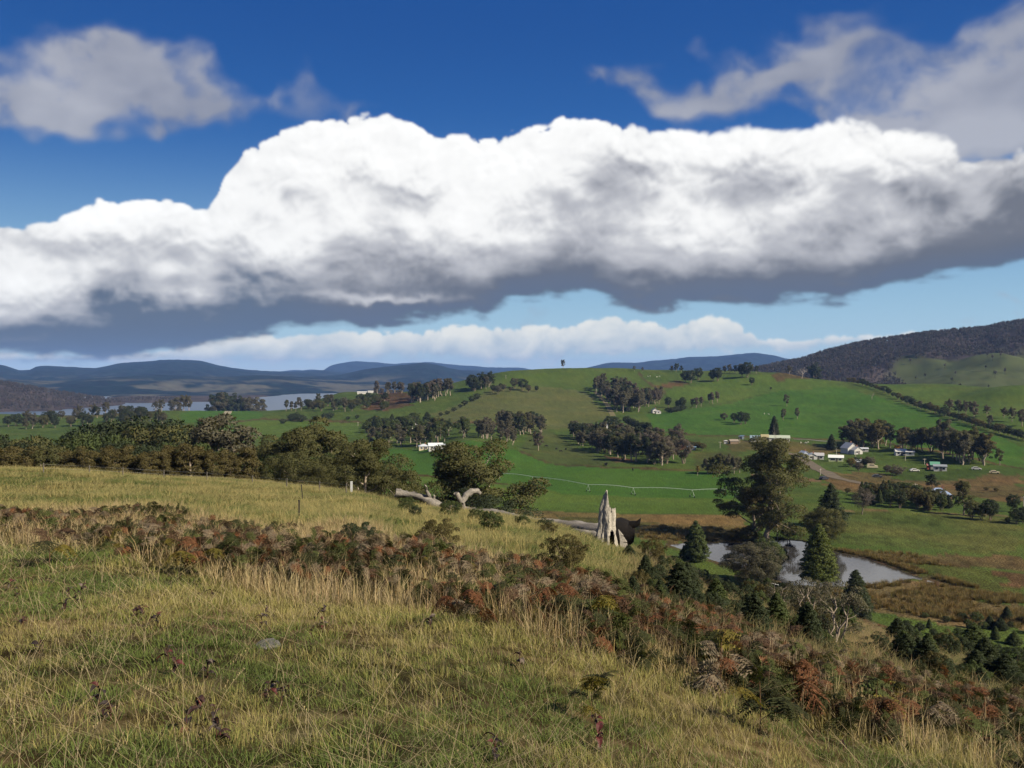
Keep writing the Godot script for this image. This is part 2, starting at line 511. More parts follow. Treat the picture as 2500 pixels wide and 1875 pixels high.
func edge_distance(poly: PackedVector2Array, p: Vector2) -> float:
	var best := 1e9
	for i in poly.size():
		best = minf(best, p.distance_squared_to(Geometry2D.get_closest_point_to_segment(p, poly[i], poly[(i + 1) % poly.size()])))
	return sqrt(best)

func bearing_index(az: float) -> float:
	if az > -AZ_IN and az < AZ_IN - AZ_STEP:
		return in_first + (az + AZ_IN) / AZ_STEP
	var k := clampi(bearings.bsearch(az) - 1, 0, bearings.size() - 2)
	return k + clampf((az - bearings[k]) / (bearings[k + 1] - bearings[k]), 0.0, 1.0)

func ground(x: float, z: float) -> float:
	var d := maxf(sqrt(x * x + z * z), R0)
	var u := bearing_index(rad_to_deg(atan2(x, -z)))
	var v := clampf(log(d / R0) / ratio, 0.0, RN - 1.001)
	var i := mini(int(u), bearings.size() - 2)
	var k := int(v)
	var a := lerpf(land[i * RN + k], land[i * RN + k + 1], v - k)
	var b := lerpf(land[(i + 1) * RN + k], land[(i + 1) * RN + k + 1], v - k)
	return lerpf(a, b, u - i)

func on_ground(x: float, z: float) -> Vector3:
	return Vector3(x, ground(x, z), z)

func hit(px: float, py: float, nearest := 2.0) -> Vector3:     # where the ground is seen at that pixel
	var r := ray(px, py)
	var flat := Vector2(r.x, r.z)
	var slope := r.y / flat.length()
	flat = flat.normalized()
	var before := nearest
	var d := nearest
	while d < R1:
		if ground(flat.x * d, flat.y * d) > slope * d:
			for j in 12:
				var mid := (before + d) * 0.5
				if ground(flat.x * mid, flat.y * mid) > slope * mid:
					d = mid
				else:
					before = mid
			return on_ground(flat.x * d, flat.y * d)
		before = d
		d *= 1.008
	return on_ground(flat.x * 1400.0, flat.y * 1400.0)

func at_distance(px: float, d: float) -> Vector3:      # the ground below a photograph column, d metres away
	var a := azimuth(px)
	return on_ground(sin(a) * d, -cos(a) * d)

func zone(points: Array, c: Color, ragged := 0.0, mottle := 0.3) -> void:
	var poly := PackedVector2Array()
	var box := Rect2()
	for p in points:
		var h := hit(p[0], p[1], 100.0 if p[1] < 1345 else 2.0)
		poly.append(Vector2(h.x, h.z))
		box = Rect2(poly[0], Vector2.ZERO) if poly.size() == 1 else box.expand(poly[-1])
	zones.append([poly, box.grow(ragged + 1.0), c, ragged, mottle])

func make_zones() -> void:
	var vivid := Color(0.066, 0.150, 0.026)
	var fresh := Color(0.098, 0.162, 0.032)
	var olive := Color(0.118, 0.140, 0.048)
	var straw := Color(0.165, 0.132, 0.052)
	var rust := Color(0.098, 0.068, 0.034)
	zone([[860, 1226], [870, 1100], [960, 1096], [1060, 1092], [1150, 1075], [1268, 1101], [1340, 1132], [1480, 1142], [1760, 1152], [1830, 1215], [1800, 1252], [1560, 1254], [1250, 1240], [1100, 1237]], vivid, 0.0, 0.18)
	zone([[860, 1226], [866, 1152], [1070, 1166], [1250, 1180], [1380, 1205], [1560, 1214], [1820, 1216], [1800, 1252], [1560, 1254], [1250, 1240], [1100, 1237]], fresh, 3.0, 0.22)
	zone([[866, 1147], [1080, 1163], [1240, 1180], [1240, 1184], [1080, 1168], [866, 1152]], Color(0.075, 0.058, 0.026), 1.0, 0.3)
	zone([[1060, 1010], [1190, 955], [1340, 942], [1440, 962], [1495, 1017], [1400, 1044], [1290, 1052], [1180, 1030], [1080, 1036]], olive, 6.0, 0.22)
	zone([[1180, 948], [1250, 912], [1380, 902], [1560, 908], [1560, 930], [1440, 950], [1340, 945]], Color(0.088, 0.138, 0.030), 8.0, 0.2)
	zone([[1290, 1052], [1340, 1050], [1500, 1130], [1480, 1142], [1340, 1132], [1268, 1101]], Color(0.082, 0.112, 0.034), 3.0, 0.25)
	zone([[1580, 1012], [1720, 995], [1900, 955], [2060, 945], [2200, 985], [2350, 1035], [2500, 1092], [2500, 1142], [2350, 1110], [2150, 1080], [1900, 1066], [1700, 1062], [1590, 1050]], vivid, 4.0, 0.25)
	zone([[1620, 960], [1750, 925], [1900, 915], [2000, 930], [2060, 945], [1900, 955], [1720, 990]], fresh, 6.0, 0.25)
	zone([[2120, 937], [2500, 941], [2500, 1050], [2380, 1015], [2250, 975]], Color(0.090, 0.148, 0.032), 4.0, 0.25)
	zone([[520, 1040], [640, 1022], [880, 1030], [870, 1062], [700, 1075], [540, 1075]], fresh, 3.0, 0.2)
	zone([[440, 1012], [560, 1000], [640, 1010], [640, 1022], [520, 1036], [440, 1030]], vivid, 2.0, 0.2)
	zone([[130, 1004], [330, 998], [420, 1002], [300, 1016], [150, 1020]], Color(0.11, 0.115, 0.035), 4.0, 0.3)
	var verge := Color(0.088, 0.078, 0.034)      # rough unmown strips along the fences
	zone([[520, 1037], [640, 1020], [760, 1024], [880, 1028], [880, 1032], [760, 1029], [640, 1025], [520, 1042]], verge, 2.0, 0.5)
	zone([[1590, 1050], [1700, 1061], [1900, 1066], [2020, 1072], [2150, 1080], [2350, 1110], [2500, 1142], [2500, 1146], [2350, 1114], [2150, 1083], [2020, 1075], [1900, 1069], [1700, 1064], [1590, 1053]], verge, 2.0, 0.5)
	zone([[1556, 908], [1572, 930], [1600, 950], [1620, 962], [1626, 962], [1606, 949], [1580, 929], [1562, 908]], verge, 2.0, 0.5)
	zone([[1268, 1098], [1340, 1129], [1480, 1139], [1700, 1147], [1760, 1149], [1760, 1153], [1700, 1151], [1480, 1143], [1340, 1133], [1262, 1101]], verge, 2.0, 0.5)
	zone([[900, 1062], [1000, 1045], [1080, 1036], [1180, 1028], [1290, 1048], [1290, 1052], [1180, 1033], [1080, 1041], [1000, 1050], [900, 1068]], verge, 3.0, 0.5)
	zone([[1945, 1246], [2100, 1244], [2300, 1252], [2500, 1258], [2500, 1263], [2300, 1257], [2100, 1249], [1945, 1251]], Color(0.150, 0.125, 0.060), 1.5, 0.4)
	zone([[1120, 1240], [1250, 1242], [1560, 1256], [1800, 1256], [1850, 1318], [1640, 1326], [1500, 1310], [1250, 1278]], straw, 4.0, 0.5)
	zone([[1250, 1262], [1500, 1262], [1600, 1275], [1560, 1312], [1440, 1300]], Color(0.082, 0.095, 0.030), 9.0, 0.5)
	zone([[1760, 1074], [2060, 1086], [2100, 1100], [2000, 1108], [1780, 1102]], Color(0.110, 0.104, 0.036), 4.0, 0.35)
	zone([[1690, 1105], [1810, 1102], [1800, 1150], [1700, 1150]], Color(0.080, 0.102, 0.030), 4.0, 0.35)
	zone([[2020, 1160], [2100, 1150], [2240, 1172], [2360, 1160], [2500, 1158], [2500, 1232], [2350, 1206], [2200, 1216], [2080, 1204], [2010, 1186]], Color(0.125, 0.104, 0.044), 9.0, 0.55)
	zone([[2150, 1150], [2240, 1140], [2420, 1150], [2380, 1168], [2200, 1172]], Color(0.065, 0.105, 0.026), 6.0, 0.35)
	zone([[1830, 1158], [1955, 1166], [2010, 1172], [1990, 1176], [1860, 1175]], Color(0.200, 0.135, 0.080), 2.0, 0.2)
	zone([[1945, 1250], [2100, 1248], [2500, 1262], [2500, 1345], [2300, 1345], [2050, 1330], [1960, 1310]], Color(0.084, 0.118, 0.032), 6.0, 0.5)
	zone([[2040, 1342], [2250, 1352], [2500, 1360], [2500, 1390], [2330, 1380], [2150, 1372]], Color(0.105, 0.092, 0.040), 7.0, 0.6)
	zone([[2170, 1376], [2350, 1384], [2500, 1400], [2500, 1470], [2400, 1470], [2280, 1440]], Color(0.066, 0.098, 0.024), 4.0, 0.45)
	zone([[2420, 1395], [2500, 1395], [2500, 1430], [2440, 1430]], Color(0.095, 0.068, 0.032), 5.0, 0.5)
	zone([[1960, 1436], [2060, 1434], [2200, 1424], [2320, 1436], [2420, 1466], [2500, 1476], [2500, 1540], [2300, 1520], [2000, 1470]], Color(0.165, 0.130, 0.062), 6.0, 0.5)
	zone([[1420, 1062], [1480, 1046], [1560, 1050], [1596, 1066], [1560, 1088], [1460, 1082]], Color(0.155, 0.115, 0.050), 3.0, 0.5)
	zone([[1590, 948], [1650, 930], [1690, 934], [1660, 944]], Color(0.105, 0.080, 0.036), 6.0, 0.5)
	zone([[1540, 962], [1580, 948], [1640, 950], [1600, 965]], Color(0.120, 0.110, 0.042), 4.0, 0.3)
	zone([[880, 1000], [950, 955], [1015, 975], [1000, 990], [940, 1003]], rust, 8.0, 0.5)
	zone([[1470, 1112], [1540, 1120], [1560, 1128], [1500, 1128]], Color(0.170, 0.105, 0.060), 2.0, 0.3)
	zone([[1880, 920], [1960, 912], [1980, 925], [1900, 930]], Color(0.110, 0.090, 0.038), 5.0, 0.5)

func land_color(x: float, z: float, d: float) -> Color:
	var n := broad.get_noise_2d(x * 3.0, z * 3.0)
	var b := bump.get_noise_2d(x * 1.7, z * 1.7)
	var s := speck.get_noise_2d(x, z)
	var c := Color(0.080, 0.130, 0.030)
	var mottle := 0.3
	if d < 210.0 and (d < 150.0 or ground(x, z) > POND + 1.4):
		# the hillside: dry grass over green, with litter and bare soil between the tufts
		c = Color(0.075, 0.072, 0.030).lerp(Color(0.145, 0.112, 0.055), smoothstep(-0.25, 0.3, b + n * 0.6 + s * 0.3))
		c = c.lerp(Color(0.045, 0.034, 0.020), smoothstep(0.1, 0.5, s) * 0.7)
		mottle = 0.35
	else:
		var p := Vector2(x, z)
		for q in zones:
			if q[1].has_point(p):
				var off: Vector2 = Vector2(bump.get_noise_2d(x * 0.6, z * 0.6), bump.get_noise_2d(x * 0.6 + 90.0, z * 0.6)) * q[3]
				if Geometry2D.is_point_in_polygon(p + off, q[0]):
					c = q[2]
					mottle = q[4]
		if d > 165.0 and d < 275.0:
			var gap := edge_distance(pond_outline, p)
			if gap < 6.0:
				c = c.lerp(Color(0.105, 0.078, 0.044), smoothstep(2.8, 0.4, gap + b * 3.0))
	var dry := Color(c.r * 1.35 + 0.02, c.g * 1.02, c.b * 1.1 + 0.004)
	c = c.lerp(dry, clampf(n * 1.6 + 0.3, 0.0, 1.0) * mottle)
	return c * (1.0 + mottle * (0.9 * b + 0.7 * s + 0.5 * n + 0.5 * bump.get_noise_2d(x * 0.35, z * 0.9)))

func sheet(az: PackedFloat32Array, rad: PackedFloat32Array, hs: PackedFloat32Array, cs: PackedColorArray) -> ArrayMesh:
	var n := az.size()
	var m := rad.size()
	var v := PackedVector3Array()
	v.resize(n * m)
	for i in n:
		var a := deg_to_rad(az[i])
		for k in m:
			v[i * m + k] = Vector3(sin(a) * rad[k], hs[i * m + k], -cos(a) * rad[k])
	var nn := PackedVector3Array()
	nn.resize(n * m)
	for i in n:
		var i0 := maxi(i - 1, 0)
		var i1 := mini(i + 1, n - 1)
		for k in m:
			var e := v[i1 * m + k] - v[i0 * m + k]
			var f := v[i * m + mini(k + 1, m - 1)] - v[i * m + maxi(k - 1, 0)]
			var q := f.cross(e).normalized()
			nn[i * m + k] = q if q.y > 0.0 else -q
	var idx := PackedInt32Array()
	idx.resize((n - 1) * (m - 1) * 6)
	var w := 0
	for i in n - 1:
		for k in m - 1:
			var a := i * m + k
			idx[w] = a
			idx[w + 1] = a + 1
			idx[w + 2] = a + m
			idx[w + 3] = a + m
			idx[w + 4] = a + 1
			idx[w + 5] = a + m + 1
			w += 6
	var arr := []
	arr.resize(Mesh.ARRAY_MAX)
	arr[Mesh.ARRAY_VERTEX] = v
	arr[Mesh.ARRAY_NORMAL] = nn
	arr[Mesh.ARRAY_COLOR] = cs
	arr[Mesh.ARRAY_INDEX] = idx
	var mesh := ArrayMesh.new()
	mesh.add_surface_from_arrays(Mesh.PRIMITIVE_TRIANGLES, arr)
	return mesh

var land_colors := PackedColorArray()
var color_rows := []

func color_row(i: int) -> void:
	var row := PackedColorArray()
	row.resize(RN)
	var a := deg_to_rad(bearings[i])
	for k in RN:
		row[k] = land_color(sin(a) * radii[k], -cos(a) * radii[k], radii[k])
	color_rows[i] = row

func make_land() -> void:
	make_heights()
	make_zones()
	color_rows.resize(bearings.size())
	var job := WorkerThreadPool.add_group_task(color_row, bearings.size(), -1, true)
	WorkerThreadPool.wait_for_group_task_completion(job)
	for r in color_rows:
		land_colors.append_array(r)
	color_rows.clear()
	var m := StandardMaterial3D.new()
	m.vertex_color_use_as_albedo = true
	m.roughness = 1.0
	m.metallic_specular = 0.15
	var n := noise(FastNoiseLite.TYPE_SIMPLEX_SMOOTH, 41, 0.03, 5, 0.65)
	var ramp := Gradient.new()
	ramp.set_color(0, Color(0.50, 0.47, 0.40))
	ramp.set_offset(0, 0.28)
	ramp.set_offset(1, 0.72)
	ramp.set_color(1, Color(1, 1, 1))
	var t := NoiseTexture2D.new()
	t.width = 512
	t.height = 512
	t.seamless = true
	t.noise = n
	t.color_ramp = ramp
	m.albedo_texture = t
	m.uv1_triplanar = true
	m.uv1_world_triplanar = true
	m.uv1_scale = Vector3.ONE * 0.11
	mats["land"] = m
	structure("ground", sheet(bearings, radii, land, land_colors), m)

# ---------------------------------------------------------------- far land
const RIDGES := [   # distance, reach towards the eye, reach away, skyline in photograph pixels
	[8500.0, 2600.0, 2000.0, [[-700, 885], [-300, 888], [0, 890], [60, 906], [100, 893], [230, 898], [300, 886], [360, 882], [420, 878], [480, 880], [540, 893], [600, 902], [680, 907], [780, 911], [860, 920], [1000, 935]]],
	[12500.0, 1800.0, 1500.0, [[650, 940], [780, 908], [810, 892], [835, 886], [870, 882], [920, 885], [960, 888], [1010, 885], [1050, 884], [1090, 889], [1150, 893], [1210, 897], [1260, 897], [1300, 902], [1380, 912], [1500, 930]]],
	[5200.0, 1100.0, 1200.0, [[-400, 928], [0, 926], [120, 930], [250, 922], [400, 915], [520, 920], [640, 916], [760, 926], [880, 930], [1000, 935], [1150, 945]]],
	[6800.0, 1500.0, 1500.0, [[700, 940], [800, 921], [860, 908], [900, 900], [960, 893], [1000, 889], [1035, 886], [1060, 889], [1100, 899], [1140, 906], [1200, 909], [1300, 912], [1450, 920]]],
	[10000.0, 2000.0, 1500.0, [[1330, 915], [1430, 898], [1500, 885], [1550, 885], [1600, 880], [1650, 876], [1680, 872], [1760, 869], [1840, 862], [1880, 866], [1920, 875], [1960, 881], [2050, 885], [2500, 880], [3000, 880]]],
	[2950.0, 420.0, 700.0, [[-900, 880], [-400, 905], [0, 938], [40, 944], [80, 952], [130, 960], [200, 972], [260, 980], [320, 986], [380, 992], [450, 1012]]],
	[2450.0, 750.0, 900.0, [[1780, 915], [1850, 904], [1900, 893], [1960, 882], [2000, 868], [2040, 858], [2120, 840], [2180, 832], [2250, 822], [2330, 814], [2400, 808], [2450, 798], [2500, 790], [2800, 745], [3300, 720]]],
	[1850.0, 300.0, 300.0, [[2180, 940], [2280, 920], [2340, 906], [2420, 902], [2500, 905], [2700, 900], [3000, 915]]],
]
var far_az := PackedFloat32Array()
var far_rad := PackedFloat32Array()
var far_h := PackedFloat32Array()
var far_crests := []

func far_height(i: int, d: float, x: float, z: float) -> float:
	var az := far_az[i]
	var right := smoothstep(3.0, 13.0, az)
	var h := lerpf(-112.0, -48.0, right)
	h = lerpf(h, lerpf(-93.0, -60.0, right) + 50.0 * smoothstep(5000.0, 9000.0, d), smoothstep(3900.0, 4400.0, d + broad.get_noise_2d(x * 0.2, z * 0.2) * 500.0 + 1250.0 * smoothstep(-25.0, -22.5, az) * smoothstep(-13.0, -17.0, az) + 500.0 * smoothstep(-28.0, -33.0, az)))
	var gully := broad.get_noise_2d(x * 0.5, z * 0.5)
	if d > 4300.0:
		h += maxf(0.0, broad.get_noise_2d(x * 0.13 + 50.0, z * 0.13) + 0.2) * 62.0 * smoothstep(4300.0, 5500.0, d)
	for r in RIDGES.size():
		var q: Array = RIDGES[r]
		var u: float = (d - q[0]) / (q[1] if d < q[0] else q[2])
		if absf(u) > 2.4:
			continue
		var crest: float = far_crests[r][i]
		var shape := exp(-u * u * 1.1)
		var g := gully * (1.0 - shape) * 2.6 * shape
		h = maxf(h, lerpf(-112.0, crest, clampf(shape + g * 0.28, 0.0, 1.0)))
	return h

func far_color(x: float, z: float, d: float, h: float, az: float) -> Color:
	var n := broad.get_noise_2d(x * 0.35, z * 0.35)
	var b := broad.get_noise_2d(x * 1.6, z * 1.6)
	var f := bump.get_noise_2d(x * 0.25, z * 0.25)
	var forest := Color(0.010, 0.017, 0.020) * (1.0 + 0.5 * b + 0.5 * f)  # far ranges: cloud shade and blue distance are painted into this forest colour
	if d < 3600.0:
		if az > 8.0:      # the burnt bush of the near range, with cleared paddocks
			forest = Color(0.042, 0.034, 0.032) * (1.0 + 0.6 * b + 0.7 * f)
			var cl := smoothstep(0.0, 10.0, d - 1500.0) * smoothstep(2060.0, 1990.0, d + n * 160.0 + b * 60.0) * smoothstep(22.4, 23.6, az + b * 0.8 + n)
			return forest.lerp(Color(0.056, 0.066, 0.026) * (1.0 + 0.5 * f), cl)
		return Color(0.048, 0.038, 0.032) * (1.0 + 0.6 * b + 0.6 * f)
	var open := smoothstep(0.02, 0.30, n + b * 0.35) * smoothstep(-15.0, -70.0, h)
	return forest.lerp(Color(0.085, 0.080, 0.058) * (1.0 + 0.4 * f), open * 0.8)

func make_far_land() -> void:
	var i_n := 421
	for i in i_n:
		far_az.append(-52.5 + i * 0.25)
	for k in 190:
		far_rad.append(1600.0 * pow(9.6, k / 189.0))
	for q in RIDGES:
		var xs := PackedFloat32Array()
		var ys := PackedFloat32Array()
		for p in q[3]:
			xs.append(rad_to_deg(azimuth(p[0])))
			ys.append(height_at_pixel(p[0], p[1], q[0]))
		var m := slopes(xs, ys)
		var row := PackedFloat32Array()
		for i in i_n:
			var az := far_az[i]
			var fade := clampf(1.0 - maxf(xs[0] - az, az - xs[-1]) / 4.0, 0.0, 1.0)
			row.append(lerpf(-112.0, eased(xs, ys, m, az) + bump.get_noise_2d(az * 40.0, q[0]) * q[0] * 0.0006, fade))
		far_crests.append(row)
	var cs := PackedColorArray()
	for i in i_n:
		var a := deg_to_rad(far_az[i])
		for k in far_rad.size():
			var d := far_rad[k]
			var x := sin(a) * d
			var z := -cos(a) * d
			var h := far_height(i, d, x, z)
			far_h.append(h)
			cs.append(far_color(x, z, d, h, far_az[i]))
	var m := StandardMaterial3D.new()
	m.vertex_color_use_as_albedo = true
	m.roughness = 1.0
	m.metallic_specular = 0.1
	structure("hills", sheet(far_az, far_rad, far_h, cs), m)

func far_ground(x: float, z: float) -> float:
	var u := clampf((rad_to_deg(atan2(x, -z)) + 52.5) / 0.25, 0.0, far_az.size() - 1.001)
	var v := clampf(log(sqrt(x * x + z * z) / 1600.0) / log(9.6) * 189.0, 0.0, 188.999)
	var i := int(u)
	var k := int(v)
	return lerpf(lerpf(far_h[i * 190 + k], far_h[i * 190 + k + 1], v - k), lerpf(far_h[(i + 1) * 190 + k], far_h[(i + 1) * 190 + k + 1], v - k), u - i)

# ---------------------------------------------------------------- water
func water(key: String, c: Color, rough: float, wave: float, strength: float) -> StandardMaterial3D:
	var m := StandardMaterial3D.new()
	m.albedo_color = c
	m.roughness = rough
	m.metallic_specular = 0.32
	var n := noise(FastNoiseLite.TYPE_SIMPLEX_SMOOTH, key.length(), 0.02, 4)
	var t := NoiseTexture2D.new()
	t.width = 512
	t.height = 512
	t.seamless = true
	t.as_normal_map = true
	t.bump_strength = 6.0
	t.noise = n
	m.normal_enabled = true
	m.normal_texture = t
	m.normal_scale = strength
	m.uv1_triplanar = true
	m.uv1_world_triplanar = true
	m.uv1_scale = Vector3.ONE / wave
	return m

func make_water() -> void:
	var st := SurfaceTool.new()
	st.begin(Mesh.PRIMITIVE_TRIANGLES)
	st.set_normal(Vector3.UP)
	for i in 20:
		var a0 := deg_to_rad(-55.0 + i * 3.5)
		var a1 := deg_to_rad(-55.0 + (i + 1) * 3.5)
		var p := [Vector3(sin(a0) * 1300, LAKE, -cos(a0) * 1300), Vector3(sin(a0) * 5600, LAKE, -cos(a0) * 5600), Vector3(sin(a1) * 5600, LAKE, -cos(a1) * 5600), Vector3(sin(a1) * 1300, LAKE, -cos(a1) * 1300)]
		for k in [0, 1, 2, 0, 2, 3]:
			st.add_vertex(p[k])
	structure("lake", st.commit(), water("lake", lin(0.060, 0.080, 0.100), 0.3, 60.0, 0.3))
	st = SurfaceTool.new()
	st.begin(Mesh.PRIMITIVE_TRIANGLES)
	st.set_normal(Vector3.UP)
	var idx := Geometry2D.triangulate_polygon(pond_outline)
	for k in idx:
		st.add_vertex(Vector3(pond_outline[k].x, POND, pond_outline[k].y))
	structure("pond_water", st.commit(), water("pond", lin(0.030, 0.028, 0.026), 0.04, 14.0, 0.035))

# ---------------------------------------------------------------- mesh building
class Soup:
	var v := PackedVector3Array()
	var n := PackedVector3Array()
	var c := PackedColorArray()
	var uv := PackedVector2Array()

	func tri(a: Vector3, b: Vector3, d: Vector3, na: Vector3, nb: Vector3, nd: Vector3, col: Color) -> void:
		if (d - a).cross(b - a).dot(na + nb + nd) < 0.0:      # the face looks the way its normals do
			v.append(a); v.append(d); v.append(b)
			n.append(na); n.append(nd); n.append(nb)
		else:
			v.append(a); v.append(b); v.append(d)
			n.append(na); n.append(nb); n.append(nd)
		c.append(col); c.append(col); c.append(col)

	func flat(a: Vector3, b: Vector3, d: Vector3, col: Color) -> void:
		var q := (d - a).cross(b - a).normalized()
		tri(a, b, d, q, q, q, col)

	func quad(a: Vector3, b: Vector3, d: Vector3, e: Vector3, col: Color) -> void:
		flat(a, b, d, col)
		flat(a, d, e, col)

	func box(at: Vector3, s: Vector3, col := Color.WHITE, turn := Basis()) -> void:
		var p := []
		for i in 8:
			p.append(at + turn * Vector3(s.x * (0.5 if i & 1 else -0.5), s.y * (0.5 if i & 2 else -0.5), s.z * (0.5 if i & 4 else -0.5)))
		for q in [[0, 2, 3, 1], [4, 5, 7, 6], [0, 1, 5, 4], [2, 6, 7, 3], [0, 4, 6, 2], [1, 3, 7, 5]]:
			quad(p[q[0]], p[q[1]], p[q[2]], p[q[3]], col)

	func tube(path: PackedVector3Array, rad: PackedFloat32Array, sides: int, col: Color, rough := 0.0, s := 0) -> void:
		var rings := []
		var outs := []
		var side := Vector3.RIGHT if absf((path[-1] - path[0]).normalized().x) < 0.8 else Vector3.FORWARD
		for i in path.size():
			var along := (path[mini(i + 1, path.size() - 1)] - path[maxi(i - 1, 0)]).normalized()
			var u := along.cross(side).normalized()
			var w := along.cross(u).normalized()
			side = -w if (-w).dot(side) > w.dot(side) else w
			var ring := PackedVector3Array()
			var out := PackedVector3Array()
			for k in sides:
				var a := TAU * k / sides
				var o := u * cos(a) + w * sin(a)
				var bump := 1.0 + (rough * (sin(a * 3.0 + i * 1.3 + s) * 0.5 + sin(a * 5.0 - i * 0.7 + s * 2) * 0.3 + sin(i * 2.1 + k * 1.7 + s) * 0.4) if rough > 0.0 else 0.0)
				ring.append(path[i] + o * rad[i] * bump)
				out.append(o)
			rings.append(ring)
			outs.append(out)
		for i in path.size() - 1:
			for k in sides:
				var j := (k + 1) % sides
				tri(rings[i][k], rings[i + 1][k], rings[i + 1][j], outs[i][k], outs[i + 1][k], outs[i + 1][j], col)
				tri(rings[i][k], rings[i + 1][j], rings[i][j], outs[i][k], outs[i + 1][j], outs[i][j], col)
		for end in [0, path.size() - 1]:
			for k in sides:
				flat(path[end], rings[end][k], rings[end][(k + 1) % sides], col)

	func commit() -> ArrayMesh:
		var arr := []
		arr.resize(Mesh.ARRAY_MAX)
		arr[Mesh.ARRAY_VERTEX] = v
		arr[Mesh.ARRAY_NORMAL] = n
		arr[Mesh.ARRAY_COLOR] = c
		if uv.size() == v.size() and uv.size() > 0:
			arr[Mesh.ARRAY_TEX_UV] = uv
		var m := ArrayMesh.new()
		m.add_surface_from_arrays(Mesh.PRIMITIVE_TRIANGLES, arr)
		return m

func ball_point() -> Vector3:
	var q := Vector3(rng.randfn(), rng.randfn(), rng.randfn())
	return q.normalized() if q.length() > 0.01 else Vector3.UP

func around(v: Vector3, amount: float) -> Vector3:
	return v + Vector3(rng.randf_range(-1, 1), rng.randf_range(-1, 1), rng.randf_range(-1, 1)) * amount

func limb(a: Vector3, b: Vector3, r0: float, r1: float, wander: float, pieces := 4, lift := 0.0) -> Array:
	var path := PackedVector3Array()
	var rad := PackedFloat32Array()
	var len := a.distance_to(b)
	for i in pieces + 1:
		var t := float(i) / pieces
		var p := a.lerp(b, t) + Vector3.UP * lift * len * sin(t * PI)
		if i > 0 and i < pieces:
			p = around(p, wander * len)
		path.append(p)
		rad.append(lerpf(r0, r1, t))
	return [path, rad]

# a clump of leaves: small faces through an ellipsoid, thicker towards its skin
func clump(s: Soup, at: Vector3, r: Vector3, count: int, size: float, tint: Color, droop := 0.25, heart := Vector3.ZERO) -> void:
	for i in count:
		var o := ball_point()
		if o.y < -0.35 and rng.randf() < 0.6:
			o.y = -o.y
		var p := at + o * r * (0.45 + 0.6 * sqrt(rng.randf()))
		var along := (ball_point() * 0.8 + o * 0.5 + Vector3.DOWN * droop).normalized()
		var wide := along.cross(ball_point()).normalized()
		var l := size * rng.randf_range(0.7, 1.4)
		var face := along.cross(wide)
		if face.dot(o) < 0.0:
			face = -face
		var q := (face * 0.45 + o * 0.55 + (p - heart).normalized() * 0.35).normalized()
		var k := rng.randf_range(0.72, 1.3)
		var col := Color(tint.r * k * rng.randf_range(0.9, 1.15), tint.g * k, tint.b * k * rng.randf_range(0.85, 1.1))
		s.tri(p - wide * l * 0.28, p + along * l, p + wide * l * 0.28, q, q, q, col)

# ---------------------------------------------------------------- trees, ten metres tall as drawn; copies are scaled
const BARK := Color(0.17, 0.135, 0.10)
const PALE_BARK := Color(0.26, 0.215, 0.165)
const GREY_BARK := Color(0.14, 0.12, 0.10)
var protos := {}

func store(kind: String, wood: Soup, leaves: Soup, height: float, half_width: float) -> void:
	if not protos.has(kind):
		protos[kind] = []
	protos[kind].append({"wood": wood.commit(), "leaves": leaves.commit() if leaves else null, "h": height, "w": half_width})

# open-crowned gum: forked pale trunk, limbs carrying flattened clumps with gaps between
func grow_gum(s: int, spread := 3.2, clumps_each := 4, leaf := 0.22, fork := 0.34, per := 90, kind := "gum") -> void:
	rng.seed = s
	var wood := Soup.new()
	var leaves := Soup.new()
	var lean := Vector3(rng.randf_range(-0.5, 0.5), 0, rng.randf_range(-0.5, 0.5))
	var top := Vector3(lean.x * 1.6, 8.2, lean.z * 1.6)
	var trunk := limb(Vector3(0, -0.6, 0), top, 0.30, 0.07, 0.03, 7)
	wood.tube(trunk[0], trunk[1], 7, PALE_BARK, 0.1)
	var n := 9
	var turn := rng.randf() * TAU
	for i in n:
		var t := fork + (1.0 - fork) * (i + rng.randf() * 0.5) / n
		var base: Vector3 = trunk[0][0].lerp(top, 0.0)
		var seg := t * 7.0
		var k := mini(int(seg), 6)
		base = trunk[0][k].lerp(trunk[0][k + 1], seg - k)
		turn += 2.4 + rng.randf_range(-0.5, 0.5)
		var out := spread * (1.0 - 0.62 * pow(t, 2.0)) * rng.randf_range(0.7, 1.1)
		var tip := base + Vector3(cos(turn) * out, (1.2 + out * 0.45) * rng.randf_range(0.7, 1.2), sin(turn) * out)
		tip.y = minf(tip.y, 9.6)
		var b := limb(base, tip, 0.13 * (1.25 - t * 0.7), 0.035, 0.05, 4, -0.06)
		wood.tube(b[0], b[1], 5, PALE_BARK, 0.08)
		for j in clumps_each:
			var from: Vector3 = b[0][4 if j == 0 else rng.randi_range(2, 4)]
			var at := around(tip if j == 0 else from, 0.0 if j == 0 else out * 0.42)
			at.y += rng.randf_range(0.0, 0.5)
			if j > 0:
				var tw := limb(from, at, 0.035, 0.012, 0.06, 2)
				wood.tube(tw[0], tw[1], 4, PALE_BARK)
			var r := rng.randf_range(0.55, 1.0) * (0.7 + 0.1 * spread)
			var tone := rng.randf_range(0.8, 1.2)
			clump(leaves, at, Vector3(r, r * 0.62, r), int(per * r), leaf, Color(1, 1, 1) * tone, 0.3, Vector3(0, 5, 0))
	for j in 5:
		var at := around(top, 0.9) + Vector3(0, 0.7, 0)
		clump(leaves, at, Vector3(0.8, 0.55, 0.8), int(per * 0.8), leaf, Color.WHITE, 0.3, Vector3(0, 5, 0))
	store(kind, wood, leaves, 10.0, spread)

